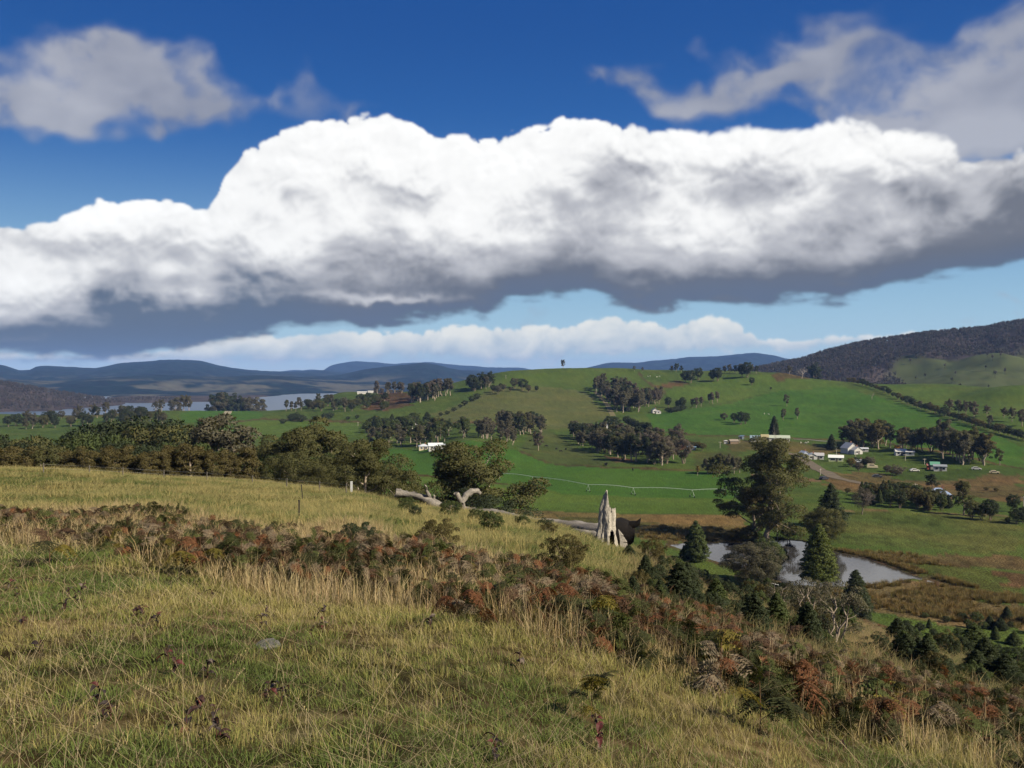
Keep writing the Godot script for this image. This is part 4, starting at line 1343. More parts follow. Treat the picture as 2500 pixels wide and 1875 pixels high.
func make_belt() -> void:      # the line of the bracken across the hillside
	for p in [[-250, 1290], [0, 1300], [300, 1318], [600, 1365], [900, 1405], [1200, 1455], [1500, 1540], [1800, 1640], [2100, 1725], [2400, 1815], [2700, 1890]]:
		var h := hit(p[0], p[1])
		belt.append(Vector2(h.x, h.z))

func belt_distance(p: Vector2) -> float:     # negative on the eye's side
	var best := 1e9
	var sign := 1.0
	for i in belt.size() - 1:
		var q := Geometry2D.get_closest_point_to_segment(p, belt[i], belt[i + 1])
		var d := p.distance_to(q)
		if d < best:
			best = d
			sign = 1.0 if p.length() > q.length() else -1.0
	return best * sign

# a tuft of curved blades; colour of each blade varies a little about white
func tuft(s: int, blades: int, spread: float, low: float, high: float, width: float, lean: float, bent := 0.35) -> Mesh:
	rng.seed = s
	var m := Soup.new()
	for i in blades:
		var a := rng.randf() * TAU
		var r := spread * sqrt(rng.randf())
		var at := Vector3(cos(a) * r, -0.02, sin(a) * r)
		var b := a + rng.randf_range(-1.2, 1.2)
		var dir := Vector3(cos(b), 0, sin(b))
		var l := rng.randf_range(low, high)
		var tilt := rng.randf_range(0.05, lean)
		var side := Vector3(-dir.z, 0, dir.x).rotated(Vector3.UP, rng.randf_range(-0.9, 0.9)) * width * rng.randf_range(0.6, 1.2)
		var mid := at + Vector3.UP * l * 0.55 + dir * l * tilt * 0.5
		var tip := at + Vector3.UP * l * (1.0 - bent * tilt) + dir * l * tilt * 1.3
		var k := rng.randf_range(0.72, 1.28)
		var col := Color(k * rng.randf_range(0.92, 1.1), k, k * rng.randf_range(0.8, 1.1))
		var flat := (mid - at).cross(side).normalized()
		if flat.y < 0.0:
			flat = -flat
		var nn := (flat * 0.75 + Vector3.UP * 0.5).normalized()
		m.tri(at - side, mid - side * 0.75, mid + side * 0.75, nn, nn, nn, col)
		m.tri(at - side, mid + side * 0.75, at + side, nn, nn, nn, col)
		m.tri(mid - side * 0.75, tip, mid + side * 0.75, nn, nn, nn, col)
	return m.commit()

# a single tall dry stem with a thin seed head
func dry_stem(s: int, tall: float, sway: float) -> Mesh:
	rng.seed = s
	var m := Soup.new()
	for j in 3:
		var a := rng.randf() * TAU
		var path := PackedVector3Array()
		var rad := PackedFloat32Array()
		var h := tall * rng.randf_range(0.7, 1.1)
		var out := sway * rng.randf_range(0.2, 1.0)
		var o := Vector3(rng.randf_range(-0.12, 0.12), 0, rng.randf_range(-0.12, 0.12))
		for i in 6:
			var t := i / 5.0
			path.append(o + Vector3(cos(a) * out * t * t, h * t * (1.0 - 0.2 * out * t), sin(a) * out * t * t))
			rad.append(lerpf(0.0017, 0.0008, t))
		var k := rng.randf_range(0.8, 1.2)
		m.tube(path, rad, 3, Color(k, k, k))
		for i in 8:
			var p: Vector3 = path[4].lerp(path[5], i / 8.0)
			var d := ball_point()
			m.flat(p, p + Vector3.UP * 0.012 + d * 0.004, p + Vector3.UP * 0.012 - d * 0.003, Color(k, k * 0.95, k * 0.85))
	return m.commit()

func upright(x: float, z: float, s: float, tall := 1.0) -> Transform3D:
	var b := Basis(Vector3.UP, rng.randf() * TAU).scaled(Vector3(s, s * tall, s))
	return Transform3D(b, on_ground(x, z))

func make_grass() -> void:
	make_belt()
	rng.seed = 90
	var kinds := [[], [], [], [], [], []]      # short green, straw, tall straw, stems, litter, sedge
	var tints := [[], [], [], [], [], []]
	var meshes := [tuft(1, 44, 0.14, 0.03, 0.09, 0.0030, 1.1), tuft(2, 36, 0.14, 0.06, 0.19, 0.0022, 1.0), tuft(3, 34, 0.16, 0.16, 0.46, 0.0024, 0.5), dry_stem(4, 0.5, 0.32), tuft(5, 8, 0.22, 0.08, 0.34, 0.0014, 3.6, 0.985), tuft(6, 60, 0.30, 0.4, 0.8, 0.012, 0.6)]
	var green := Color(0.122, 0.150, 0.036)
	var lush := Color(0.074, 0.112, 0.028)
	var straw := Color(0.350, 0.285, 0.118)
	var pale := Color(0.400, 0.325, 0.190)
	var pink := Color(0.300, 0.200, 0.125)
	# finer near the eye, fewer and larger farther off
	var d := 2.4
	while d < 130.0:
		var step := d * 0.018
		var n := int((26.0 + 300.0 * step) * (1.35 if d < 12.0 else 1.0))
		for i in n:
			var az := rng.randf_range(-34.0, 34.0)
			var q := d + rng.randf() * step
			var x := sin(deg_to_rad(az)) * q
			var z := -cos(deg_to_rad(az)) * q
			if q > 60.0 and ground(x, z) < -20.0:
				continue
			var b := belt_distance(Vector2(x, z)) if q < 70.0 else 30.0
			var patch := bump.get_noise_2d(x * 3.0, z * 3.0) + 0.6 * bump.get_noise_2d(x * 0.8 + 40.0, z * 0.8)
			var far := clampf(q / 9.0, 0.8, 5.0)
			var mix := rng.randf()
			var k := 0
			var c := green
			var s := far * rng.randf_range(0.8, 1.3)
			var slope := az > 7.0 and b > 2.0       # the scrubby slope towards the pond
			if (b + patch * 1.6 > -2.2 and b + patch * 1.8 < 4.6 and rng.randf() < 0.75 - 0.35 * smoothstep(0.0, 16.0, az)) or (az < -8.0 and b > 0.0 and b < 9.0 + patch * 6.0):
				# pale rank grass in and behind the bracken
				k = 2 if mix < 0.46 else 1
				c = pale.lerp(pink, rng.randf()).lerp(straw, rng.randf() * 0.6)
				s = minf(s, 2.2)
				if mix > 0.85:
					k = 0
					c = lush
			elif b < 0.0:
				var dry := clampf(0.14 + patch * 1.5 + smoothstep(-5.0, -0.5, b) * 0.45, 0.02, 0.92)
				if mix < dry * 0.8:
					k = 1
					c = straw.lerp(Color(0.215, 0.215, 0.055), rng.randf() * 0.9)
					s *= lerpf(0.62, 1.0, smoothstep(-6.0, -1.5, b))
				elif mix < 0.87:
					c = green.lerp(lush, rng.randf())
					c = c.lerp(Color(0.185, 0.190, 0.048), dry * rng.randf())
				elif mix < 0.995:
					k = 4
					c = pale
				else:
					k = 3
					c = pale
			elif slope:
				k = 1 if mix < 0.75 else 2
				c = Color(0.110, 0.118, 0.036).lerp(pink, rng.randf() * 0.5) if patch < 0.2 else straw.lerp(pink, rng.randf()) * 0.8
			else:
				var dry := clampf(0.32 + patch * 1.8, 0.06, 0.88)
				k = 1 if mix < dry else 0
				c = (straw.lerp(Color(0.200, 0.190, 0.075), rng.randf()) if k == 1 else green.lerp(lush, rng.randf())).lerp(Color(0.165, 0.160, 0.048), rng.randf() * 0.45)
				if mix > 0.94:
					k = 2
					c = straw
					s *= 0.5
			kinds[k].append(upright(x, z, s if k != 3 else rng.randf_range(0.7, 1.3), 1.0 / pow(far, 0.72) if k < 2 else (1.0 / maxf(1.0, s * 0.75) if k == 2 else 1.0)))
			tints[k].append(c * rng.randf_range(0.85, 1.15))
		d += step
	# long single stems
	for i in 170:
		var az := rng.randf_range(-33.0, 33.0)
		var q := 3.0 + 30.0 * pow(rng.randf(), 1.6)
		kinds[3].append(upright(sin(deg_to_rad(az)) * q, -cos(deg_to_rad(az)) * q, rng.randf_range(0.6, 1.35)))
		tints[3].append(pale * rng.randf_range(0.8, 1.25))
	# sedge round the pond and on the rough flat
	for area in [[[2040, 1344], [2250, 1352], [2500, 1362], [2500, 1392], [2330, 1384], [2150, 1374], 700], [[1985, 1336], [2110, 1358], [2235, 1400], [2330, 1428], [2400, 1440], [2300, 1410], [2180, 1372], [2060, 1345], 420], [[2060, 1436], [2200, 1420], [2300, 1432], [2420, 1452], [2500, 1450], [2500, 1474], [2350, 1470], [2200, 1446], 900], [[1960, 1440], [2200, 1440], [2420, 1470], [2500, 1480], [2500, 1535], [2300, 1515], [2050, 1470], 1000], [[1130, 1242], [1560, 1257], [1800, 1258], [1850, 1312], [1640, 1322], [1500, 1305], [1250, 1272], 1500], [[1640, 1320], [1850, 1312], [1940, 1316], [1850, 1323], [1660, 1326], 150]]:
		var poly := PackedVector2Array()
		for i in area.size() - 1:
			poly.append(Vector2(area[i][0], area[i][1]))
		var box := Rect2(poly[0], Vector2.ZERO)
		for p in poly:
			box = box.expand(p)
		var put := 0
		while put < int(area[-1]):
			var p := Vector2(rng.randf_range(box.position.x, box.end.x), rng.randf_range(box.position.y, box.end.y))
			if not Geometry2D.is_point_in_polygon(p, poly):
				continue
			put += 1
			var h := hit(p.x, p.y, 120.0)
			if h.y < POND + 0.08 or bump.get_noise_2d(h.x * 0.8, h.z * 0.8) < -0.25:
				continue
			kinds[5].append(upright(h.x, h.z, rng.randf_range(0.7, 1.9)))
			tints[5].append(Color(0.190, 0.120, 0.048).lerp(Color(0.130, 0.110, 0.042), rng.randf()) * rng.randf_range(0.75, 1.2))
	var m := tinted("blade", Color.WHITE, 0.8, true)
	var names := [["short_grass", "short green grass covering the hillside between the dry stalks", "grass"], ["dry_grass", "straw-coloured grass tufts spread over the hillside", "grass"], ["rank_grass", "tall pale pinkish grass standing among the bracken", "grass"], ["dry_stalks", "long thin seeding stalks standing above the hillside grass", "grass"], ["fallen_straw", "flattened straw lying in the near grass", "grass"], ["sedge_grass", "orange-brown sedge tussocks round the pond and on the rough flat", "grass"]]
	for k in 6:
		stuff(names[k][0], names[k][1], names[k][2], meshes[k], m, kinds[k], tints[k])

# ---------------------------------------------------------------- bracken
var frond_meshes := []
var stem_mesh: Mesh
const FERN_TINTS := {"green": Color(0.066, 0.080, 0.022), "yellow": Color(0.150, 0.125, 0.024), "rust": Color(0.150, 0.066, 0.030), "brown": Color(0.090, 0.055, 0.032), "grey": Color(0.175, 0.138, 0.090), "dark": Color(0.040, 0.046, 0.016)}

func make_frond(s: int, curl: float) -> Mesh:
	rng.seed = s
	var m := Soup.new()
	var path := PackedVector3Array()
	var rad := PackedFloat32Array()
	for i in 9:
		var t := i / 8.0
		path.append(Vector3(0.80 * t - 0.12 * curl * t * t, 0.34 * sin(t * 2.1) - 0.42 * curl * t * t, rng.randf_range(-0.01, 0.01)))
		rad.append(lerpf(0.006, 0.0018, t))
	m.tube(path, rad, 4, Color(0.8, 0.62, 0.5))
	for i in 15:
		var t := 0.16 + 0.82 * i / 14.0
		var u := t * 8.0
		var k := mini(int(u), 7)
		var o := path[k].lerp(path[k + 1], u - k)
		var along := (path[k + 1] - path[k]).normalized()
		var len := (0.30 * sin(pow(1.0 - t, 0.72) * PI * 0.62) + 0.02) * rng.randf_range(0.72, 1.15)
		for side in [-1.0, 1.0]:
			var out := (Vector3(0, 0, side) + along * rng.randf_range(0.2, 0.75) + Vector3.DOWN * rng.randf_range(0.0, 0.30 + 0.4 * curl)).normalized()
			var kk := rng.randf_range(0.7, 1.3)
			var col := Color(kk * rng.randf_range(0.9, 1.15), kk, kk)
			var n := 7
			var up: Vector3 = along.cross(out).normalized() * side
			for j in n:
				var v := (j + 0.4) / n
				var p := o + out * len * v + Vector3.DOWN * len * v * v * 0.25 * curl
				var w := len * 0.26 * (1.0 - v * 0.75) + 0.006
				for f in [-1.0, 1.0]:
					var tip: Vector3 = p + along * f * w + out * w * 0.5 + Vector3.DOWN * rng.randf_range(0, 0.012)
					var nn: Vector3 = (up + ball_point() * 0.8).normalized()
					if nn.y < 0:
						nn = -nn
					m.tri(p - out * len * 0.05, tip, p + out * len * 0.09, nn, nn, nn, col)
	return m.commit()

func fern(at: Vector3, s: float, tints: Array, label: String, group: String) -> void:
	var o := thing("bracken_fern", label, "fern", at, rng.randf() * TAU, group)
	o.scale = Vector3.ONE * s
	part("stem", stem_mesh, tinted("fern_stem", lin(0.10, 0.055, 0.03), 0.8), o)
	var n := rng.randi_range(4, 6)
	for i in n:
		var t: String = tints[rng.randi() % tints.size()]
		var f := part("frond", frond_meshes[rng.randi() % frond_meshes.size()], tinted("fern_" + t, Color(FERN_TINTS[t].r, FERN_TINTS[t].g, FERN_TINTS[t].b).linear_to_srgb(), 0.8, true), o, Vector3(0, 0.16 + 0.42 * i / n, 0))
		f.rotation = Vector3(rng.randf_range(-0.2, 0.2), i * 2.2 + rng.randf_range(-0.6, 0.6), rng.randf_range(-0.25, 0.75))
		f.scale = Vector3.ONE * rng.randf_range(0.5, 0.95)

func belt_reach(az: float) -> float:
	return 4.6 + 4.5 * smoothstep(4.0, 26.0, az) + 3.0 * smoothstep(-8.0, -22.0, az)

func make_bracken() -> void:
	for i in 4:
		frond_meshes.append(make_frond(900 + i, 0.35 + 0.42 * i))
	var st := Soup.new()
	st.tube(PackedVector3Array([Vector3(0, -0.08, 0), Vector3(0.015, 0.3, 0.01), Vector3(-0.01, 0.66, -0.01)]), PackedFloat32Array([0.008, 0.007, 0.004]), 5, Color.WHITE)
	stem_mesh = st.commit()
	rng.seed = 93
	# the ones that stand out
	for f in [[490, 1408, 0.95, ["rust", "yellow", "rust"], "large rust-gold bracken fern standing alone in the belt of pale grass"], [590, 1400, 0.85, ["dark", "green"], "dark green bracken fern beside the large rust-gold one"], [120, 1380, 0.95, ["yellow", "dark", "brown"], "gold-flecked dark bracken fern in the pale grass by the grove"], [1120, 1530, 0.65, ["rust", "rust", "grey"], "bright rust bracken fern at the front of the belt"], [1460, 1560, 0.9, ["yellow", "yellow", "green"], "yellow-green bracken fern arching over the short grass"], [1345, 1525, 0.8, ["rust", "brown"], "rust-brown bracken fern beside the yellow-green one"], [1445, 1765, 0.5, ["yellow", "dark"], "low yellow-green bracken frond arching in front of the belt"], [1855, 1790, 0.75, ["dark", "green", "yellow"], "dark fork-shaped bracken fern standing on a bare stalk"], [1760, 1700, 0.9, ["rust", "yellow", "grey"], "orange and grey bracken fern in the thick of the belt"], [1940, 1740, 0.95, ["rust", "rust", "brown"], "tall rust-red bracken fern above the near grass"], [2140, 1790, 0.85, ["yellow", "green", "rust"], "yellowing bracken fern among the grey dead fronds"], [2260, 1800, 0.75, ["grey", "rust"], "rust-stemmed bracken fern with dead grey fronds"]]:
		fern(hit(f[0], f[1]), f[2], f[3], f[4], "")
	var sets := [[["dark", "green", "green"], "dark green bracken fern in the belt across the hillside", "dark green ferns of the belt"], [["rust", "brown", "rust"], "rust-red bracken fern in the belt across the hillside", "rust-red ferns of the belt"], [["grey", "grey", "brown"], "dead grey-brown bracken fern in the belt across the hillside", "dead grey ferns of the belt"], [["green", "yellow", "dark"], "yellow-green bracken fern in the belt across the hillside", "yellow-green ferns of the belt"]]
	var put := 0
	while put < 285:
		var az := rng.randf_range(-33.0, 33.0)
		var q := rng.randf_range(7.0, 30.0)
		var x := sin(deg_to_rad(az)) * q
		var z := -cos(deg_to_rad(az)) * q
		var b := belt_distance(Vector2(x, z))
		var reach := belt_reach(az)
		if b < -2.0 or b > reach or bump.get_noise_2d(x * 1.1, z * 1.1) < -0.32 + 0.2 * smoothstep(2.0, -10.0, az):
			continue
		put += 1
		var pick := rng.randf()
		var k := 0 if pick < 0.36 else (1 if pick < 0.62 else (2 if pick < 0.86 else 3))
		if az < 0.0 and k == 1 and rng.randf() < 0.5:
			k = 2
		fern(on_ground(x, z), rng.randf_range(0.36, 0.68), sets[k][0], sets[k][1], sets[k][2])
	# beyond, the ferns can no longer be told apart: a cover of fronds down the slope
	var where := []
	var tints := []
	# the tangle of broken and dead fronds that fills the belt between the standing ferns
	for i in 44000:
		var az := rng.randf_range(-34.0, 34.0)
		var q := rng.randf_range(7.0, 32.0)
		var x := sin(deg_to_rad(az)) * q
		var z := -cos(deg_to_rad(az)) * q
		var b := belt_distance(Vector2(x, z))
		var thick := bump.get_noise_2d(x * 2.2, z * 2.2)
		if b < -2.4 + thick * 2.0 or b > belt_reach(az) + thick * 3.0 or thick < -0.22 + 0.24 * smoothstep(6.0, -16.0, az):
			continue
		var p := upright(x, z, rng.randf_range(0.20, 0.46))
		p.origin.y += rng.randf_range(-0.03, 0.34) * (0.6 + thick)
		p.basis = p.basis * Basis(Vector3.BACK, rng.randf_range(-0.9, 1.4)) * Basis(Vector3.RIGHT, rng.randf_range(-1.4, 1.4))
		where.append(p)
		var tone := bump.get_noise_2d(x * 1.3 + 30.0, z * 1.3)
		var pick := rng.randf() + tone * 0.8
		tints.append((FERN_TINTS["dark"] if pick < 0.36 else (FERN_TINTS["green"] if pick < 0.50 else (FERN_TINTS["brown"] if pick < 0.72 else (FERN_TINTS["rust"] if pick < 0.86 else FERN_TINTS["grey"])))) * rng.randf_range(0.75, 1.25))
	stuff("bracken_tangle", "tangled brown, rust and dark green bracken filling the belt across the hillside", "bracken", frond_meshes[0], tinted("blade", Color.WHITE, 0.8, true), where, tints)
	where = []
	tints = []
	for i in 7500:
		var az := rng.randf_range(5.0, 34.0)
		var q := 16.0 + 130.0 * pow(rng.randf(), 1.5)
		var x := sin(deg_to_rad(az)) * q
		var z := -cos(deg_to_rad(az)) * q
		var b := belt_distance(Vector2(x, z)) if q < 60.0 else 20.0
		var grassy := smoothstep(9.0, 6.0, az - q * 0.05) + smoothstep(19.0, 14.0, az) * smoothstep(60.0, 40.0, q) * smoothstep(12.0, 20.0, q)
		if b < 2.0 or rng.randf() < grassy or ground(x, z) < POND + 1.5:
			continue
		var p := upright(x, z, rng.randf_range(0.35, 0.75) * clampf(q / 45.0, 0.9, 1.7))
		p.basis = p.basis * Basis(Vector3.BACK, rng.randf_range(0.0, 0.9))
		where.append(p)
		var nz := bump.get_noise_2d(x * 0.9, z * 0.9)
		var pick := rng.randf() + nz * 0.6
		tints.append((FERN_TINTS["dark"] if pick < 0.30 else (FERN_TINTS["green"] if pick < 0.50 else (FERN_TINTS["rust"] if pick < 0.66 else (FERN_TINTS["grey"] if pick < 0.85 else FERN_TINTS["brown"])))) * rng.randf_range(0.8, 1.2))
	stuff("bracken_cover", "brown and green bracken covering the slope down to the pond", "bracken", frond_meshes[1], tinted("blade", Color.WHITE, 0.8, true), where, tints)
	# scrub on the slope
	rng.seed = 97
	put = 0
	while put < 200:
		var px := rng.randf_range(1560.0, 2540.0)
		var py := rng.randf_range(1372.0, 1730.0)
		if py < 1360.0 + (px - 1560.0) * 0.06 or py > 1480.0 + (px - 1560.0) * 0.26 or (px > 2050.0 and py < 1500.0):
			continue
		put += 1
		var h := hit(px, py)
		if h.y < POND + 0.6:
			continue
		var pick := rng.randf()
		if put % 4 == 0:
			plant("conifer", h, rng.randf_range(0.7, 1.5) * clampf(Vector2(h.x, h.z).length() / 35.0, 0.8, 1.8), "dark" if pick < 0.6 else "green", "upright dark prickly shrub among the bracken on the slope above the pond" if pick < 0.6 else "upright green prickly shrub among the bracken on the slope above the pond", "upright prickly shrubs above the pond", rng.randf_range(1.2, 1.8))
			continue
		plant("shrub", h, rng.randf_range(0.45, 1.25) * clampf(Vector2(h.x, h.z).length() / 40.0, 0.7, 1.7), "dark" if pick < 0.5 else ("green" if pick < 0.8 else "brown"), "dark scrubby bush among the bracken on the slope above the pond" if pick < 0.5 else ("green scrubby bush among the bracken on the slope above the pond" if pick < 0.8 else "brown scrubby bush among the bracken on the slope above the pond"), "scrub on the slope above the pond", rng.randf_range(0.7, 1.0))
	for t in [[1545, 1500, 1408, "dark", 1.3, "dark young conifer at the edge of the bracken belt"], [1612, 1490, 1428, "green", 1.2, "green young conifer beside the dark one at the bracken belt"], [1535, 1368, 1330, "dark", 1.6, "dark stunted conifer by the foot of the pale stump"]]:
		tree("conifer", t[0], t[1], t[2], t[3], t[5], "", t[4], 4.0)
	for t in [[870, 1350], [1070, 1345], [1380, 1395], [995, 1252], [1015, 1262], [1200, 1300], [1330, 1298], [1340, 1310], [1560, 1350], [1590, 1362], [1100, 1262], [1165, 1275], [1465, 1318], [1275, 1290]]:
		plant("shrub", hit(t[0], t[1]), rng.randf_range(0.5, 0.95), ["dark", "brown", "green"][rng.randi() % 3], "small dark heath bush on the grassy slope near the fallen log", "small heath bushes near the log", 0.9)

# ---------------------------------------------------------------- things on the hillside
func weathered() -> StandardMaterial3D:
	var m := grain("weathered", lin(0.72, 0.66, 0.55), 1.1, 0.42, 512, Vector3(2.6, 0.5, 2.6), 0.9, 0.0)
	m.vertex_color_use_as_albedo = true
	return m

func charred() -> StandardMaterial3D:
	return grain("charred", lin(0.020, 0.017, 0.015), 1.6, 0.4, 256, Vector3(2, 0.6, 2), 0.95)

# a broken hollow trunk: a wall that follows r(a, t) with a ragged rim; a hole where it has burnt through
func make_stump() -> void:
	rng.seed = 31
	var at := hit(1483, 1334)
	var o := thing("tree_stump", "tall pale weathered stump with a jagged spire and burnt hollow foot", "stump", at, 0.0)
	var face := atan2(-at.x, -at.z)        # towards the eye
	var nz := noise(FastNoiseLite.TYPE_SIMPLEX_SMOOTH, 77, 1.0, 3, 0.5)
	var sides := 56
	var levels := 40
	var outer := []
	var inner := []
	for k in sides:
		var a := TAU * k / sides                 # 0 faces the eye, quarter turn is to the right
		var h := 2.02 + 0.09 * nz.get_noise_2d(cos(a) * 3.0, sin(a) * 3.0)
		var da := wrapf(a + 0.35, -PI, PI)
		h += 1.02 * exp(-pow(da / (0.85 if da < 0.0 else 0.50), 2.0)) + 0.07 * absf(nz.get_noise_2d(k * 1.9, 3.0))
		h -= 0.25 * exp(-pow(wrapf(a - PI, -PI, PI) / 0.9, 2.0))
		h += (0.07 if k % 3 == 0 else 0.0) * rng.randf()
		var oc := PackedVector3Array()
		var ic := PackedVector3Array()
		for j in levels + 1:
			var t := float(j) / levels
			var y := -0.3 + (h + 0.3) * t
			var r := 0.50 + 0.17 * exp(-maxf(y, 0.0) / 0.40) - 0.03 * y
			if y > 2.1:
				r -= (y - 2.1) * 0.10
			r *= 1.0 + 0.075 * sin(a * 6.0 + y * 0.6) + 0.05 * sin(a * 11.0 - y) + 0.16 * nz.get_noise_3d(cos(a) * 2.0, y * 1.1, sin(a) * 2.0)
			var dir := Vector3(sin(face + a), 0, cos(face + a))
			var lean := Vector3(sin(face + PI / 2), 0, cos(face + PI / 2)) * (0.05 * y - 0.1)
			oc.append(dir * r + Vector3(0, y, 0) + lean)
			ic.append(dir * maxf(r - 0.13 - 0.03 * (1.0 - t), 0.08) + Vector3(0, y - 0.04 * t, 0) + lean)
		outer.append(oc)
		inner.append(ic)
	var bark := Soup.new()
	var burnt := Soup.new()
	for k in sides:
		var a := wrapf(TAU * k / sides, -PI, PI)
		var n := (k + 1) % sides
		for j in levels:
			var y: float = outer[k][j].y
			var hole := pow((a - 0.62) / 0.36, 2.0) + pow((y - 0.15) / 0.80, 2.0) < 1.0 or pow((a - 0.42) / 0.06, 2.0) + pow((y - 1.95) / 0.12, 2.0) < 1.0
			if hole:
				continue
			var tone := Color.WHITE * (0.86 + 0.28 * nz.get_noise_3d(a * 8.0, y * 1.3, 5.0) + (0.0 if rng.randf() > 0.05 else -0.35))
			bark.quad(outer[k][j], outer[k][j + 1], outer[n][j + 1], outer[n][j], tone)
			burnt.quad(inner[k][j], inner[n][j], inner[n][j + 1], inner[k][j + 1], Color.WHITE)
		bark.quad(outer[k][levels], inner[k][levels], inner[n][levels], outer[n][levels], Color.WHITE)
	part("shell", bark.commit(), weathered(), o)
	part("burnt_hollow", burnt.commit(), charred(), o)
	# the slab left standing beside the hollow
	var slab := Soup.new()
	var side := Vector3(sin(face + PI / 2), 0, cos(face + PI / 2))
	var fwd := Vector3(sin(face), 0, cos(face))
	var pts := [[0.66, -0.3, 0.46], [0.68, 0.30, 0.38], [0.64, 0.65, 0.22], [0.58, 0.98, 0.05]]
	for i in 3:
		var p: Array = pts[i]
		var q: Array = pts[i + 1]
		for f in [0.0, 0.1]:
			var back: Vector3 = fwd * (0.22 - f)
			slab.quad(side * p[0] + back + Vector3.UP * p[1], side * q[0] + back + Vector3.UP * q[1], side * (q[0] + q[2]) + back + Vector3.UP * (q[1] - 0.06), side * (p[0] + p[2]) + back + Vector3.UP * p[1], Color.WHITE)
		slab.quad(side * p[0] + fwd * 0.12 + Vector3.UP * p[1], side * q[0] + fwd * 0.12 + Vector3.UP * q[1], side * q[0] + fwd * 0.22 + Vector3.UP * q[1], side * p[0] + fwd * 0.22 + Vector3.UP * p[1], Color.WHITE)
		slab.quad(side * (p[0] + p[2]) + fwd * 0.12 + Vector3.UP * p[1], side * (q[0] + q[2]) + fwd * 0.12 + Vector3.UP * (q[1] - 0.06), side * (q[0] + q[2]) + fwd * 0.22 + Vector3.UP * (q[1] - 0.06), side * (p[0] + p[2]) + fwd * 0.22 + Vector3.UP * p[1], Color.WHITE)
	part("slab", slab.commit(), weathered(), o)
	# the black burnt butt lying behind
	var back_at := at_distance(1526, Vector2(at.x, at.z).length() + 0.9)
	var b := thing("burnt_log", "charred black log butt with a pointed horn behind the pale stump", "log", back_at)
	var path := PackedVector3Array()
	var rad := PackedFloat32Array()
	for i in 9:
		var t := i / 8.0
		path.append(side * lerpf(-0.85, 0.55, t) + Vector3.UP * (0.95 + 0.06 * sin(i * 1.9)) - fwd * 0.3)
		rad.append([0.72, 0.76, 0.70, 0.76, 0.72, 0.68, 0.60, 0.5, 0.26][i])
	var body := Soup.new()
	body.tube(path, rad, 22, Color.WHITE, 0.16, 3)
	part("butt", body.commit(), charred(), b)
	var horn := Soup.new()
	horn.tube(PackedVector3Array([side * 0.1 + Vector3.UP * 1.25 - fwd * 0.3, side * 0.5 + Vector3.UP * 1.45 - fwd * 0.25, side * 0.72 + Vector3.UP * 1.52 - fwd * 0.2, side * 0.88 + Vector3.UP * 1.78 - fwd * 0.2]), PackedFloat32Array([0.34, 0.22, 0.15, 0.02]), 9, Color.WHITE, 0.2, 2)
	part("horn", horn.commit(), charred(), b)
	# pale stones and slabs by the stump
	for p in [[1560, 1334, 0.5, 0.16], [1588, 1352, 0.6, 0.2], [1572, 1342, 0.35, 0.12]]:
		var h := hit(p[0], p[1])
		stone(h, p[2], p[3], "pale flat slab of broken wood lying beside the burnt log", "wood slab", "broken_slab", weathered(), "pale slabs beside the burnt log")

func stone(at: Vector3, long: float, high: float, label: String, category: String, called: String, m: Material, group := "") -> void:
	var o := thing(called, label, category, at, rng.randf() * TAU, group)
	var s := Soup.new()
	var nz := noise(FastNoiseLite.TYPE_SIMPLEX_SMOOTH, int(long * 1000.0), 1.3, 3)
	var grid := []
	for i in 13:
		var row := PackedVector3Array()
		for j in 20:
			var a := TAU * j / 20
			var b := PI * i / 12 - PI / 2
			var d := Vector3(cos(b) * cos(a), sin(b), cos(b) * sin(a))
			var p := d * (1.0 + 0.35 * nz.get_noise_3dv(d * 1.2))
			p.y = clampf(p.y, -0.7, 0.62)
			row.append(Vector3(p.x * long * 0.5, p.y * high + high * 0.25, p.z * long * 0.38))
		grid.append(row)
	for i in 12:
		for j in 20:
			s.quad(grid[i][j], grid[i + 1][j], grid[i + 1][(j + 1) % 20], grid[i][(j + 1) % 20], Color.WHITE * rng.randf_range(0.85, 1.1))
	part("block", s.commit(), m, o)

func log_piece(o: Node3D, called: String, pts: Array, rads: Array, s: int, origin: Vector3) -> void:
	var path := PackedVector3Array()
	var rad := PackedFloat32Array()
	for i in pts.size() - 1:
		for k in 4:
			var t := k / 4.0
			path.append(pts[i].lerp(pts[i + 1], t) - origin)
			rad.append(lerpf(rads[i], rads[i + 1], t))
	path.append(pts[-1] - origin)
	rad.append(rads[-1])
	var m := Soup.new()
	m.tube(path, rad, 24, Color.WHITE, 0.2, s)
	var nz := noise(FastNoiseLite.TYPE_SIMPLEX_SMOOTH, s, 2.2, 4, 0.6)
	for i in m.v.size():
		m.v[i] += m.n[i] * nz.get_noise_3dv(m.v[i]) * 0.09
	for i in m.c.size():
		m.c[i] = Color(0.74, 0.73, 0.75) * (0.66 + 0.55 * nz.get_noise_3d(m.v[i].x * 0.7, m.v[i].y * 2.5, m.v[i].z * 0.7))
	part(called, m.commit(), weathered(), o)

func over(px: float, py: float, d: float) -> Vector3:     # the point seen at that pixel d metres off
	var r := ray(px, py)
	return r * (d / Vector2(r.x, r.z).length())

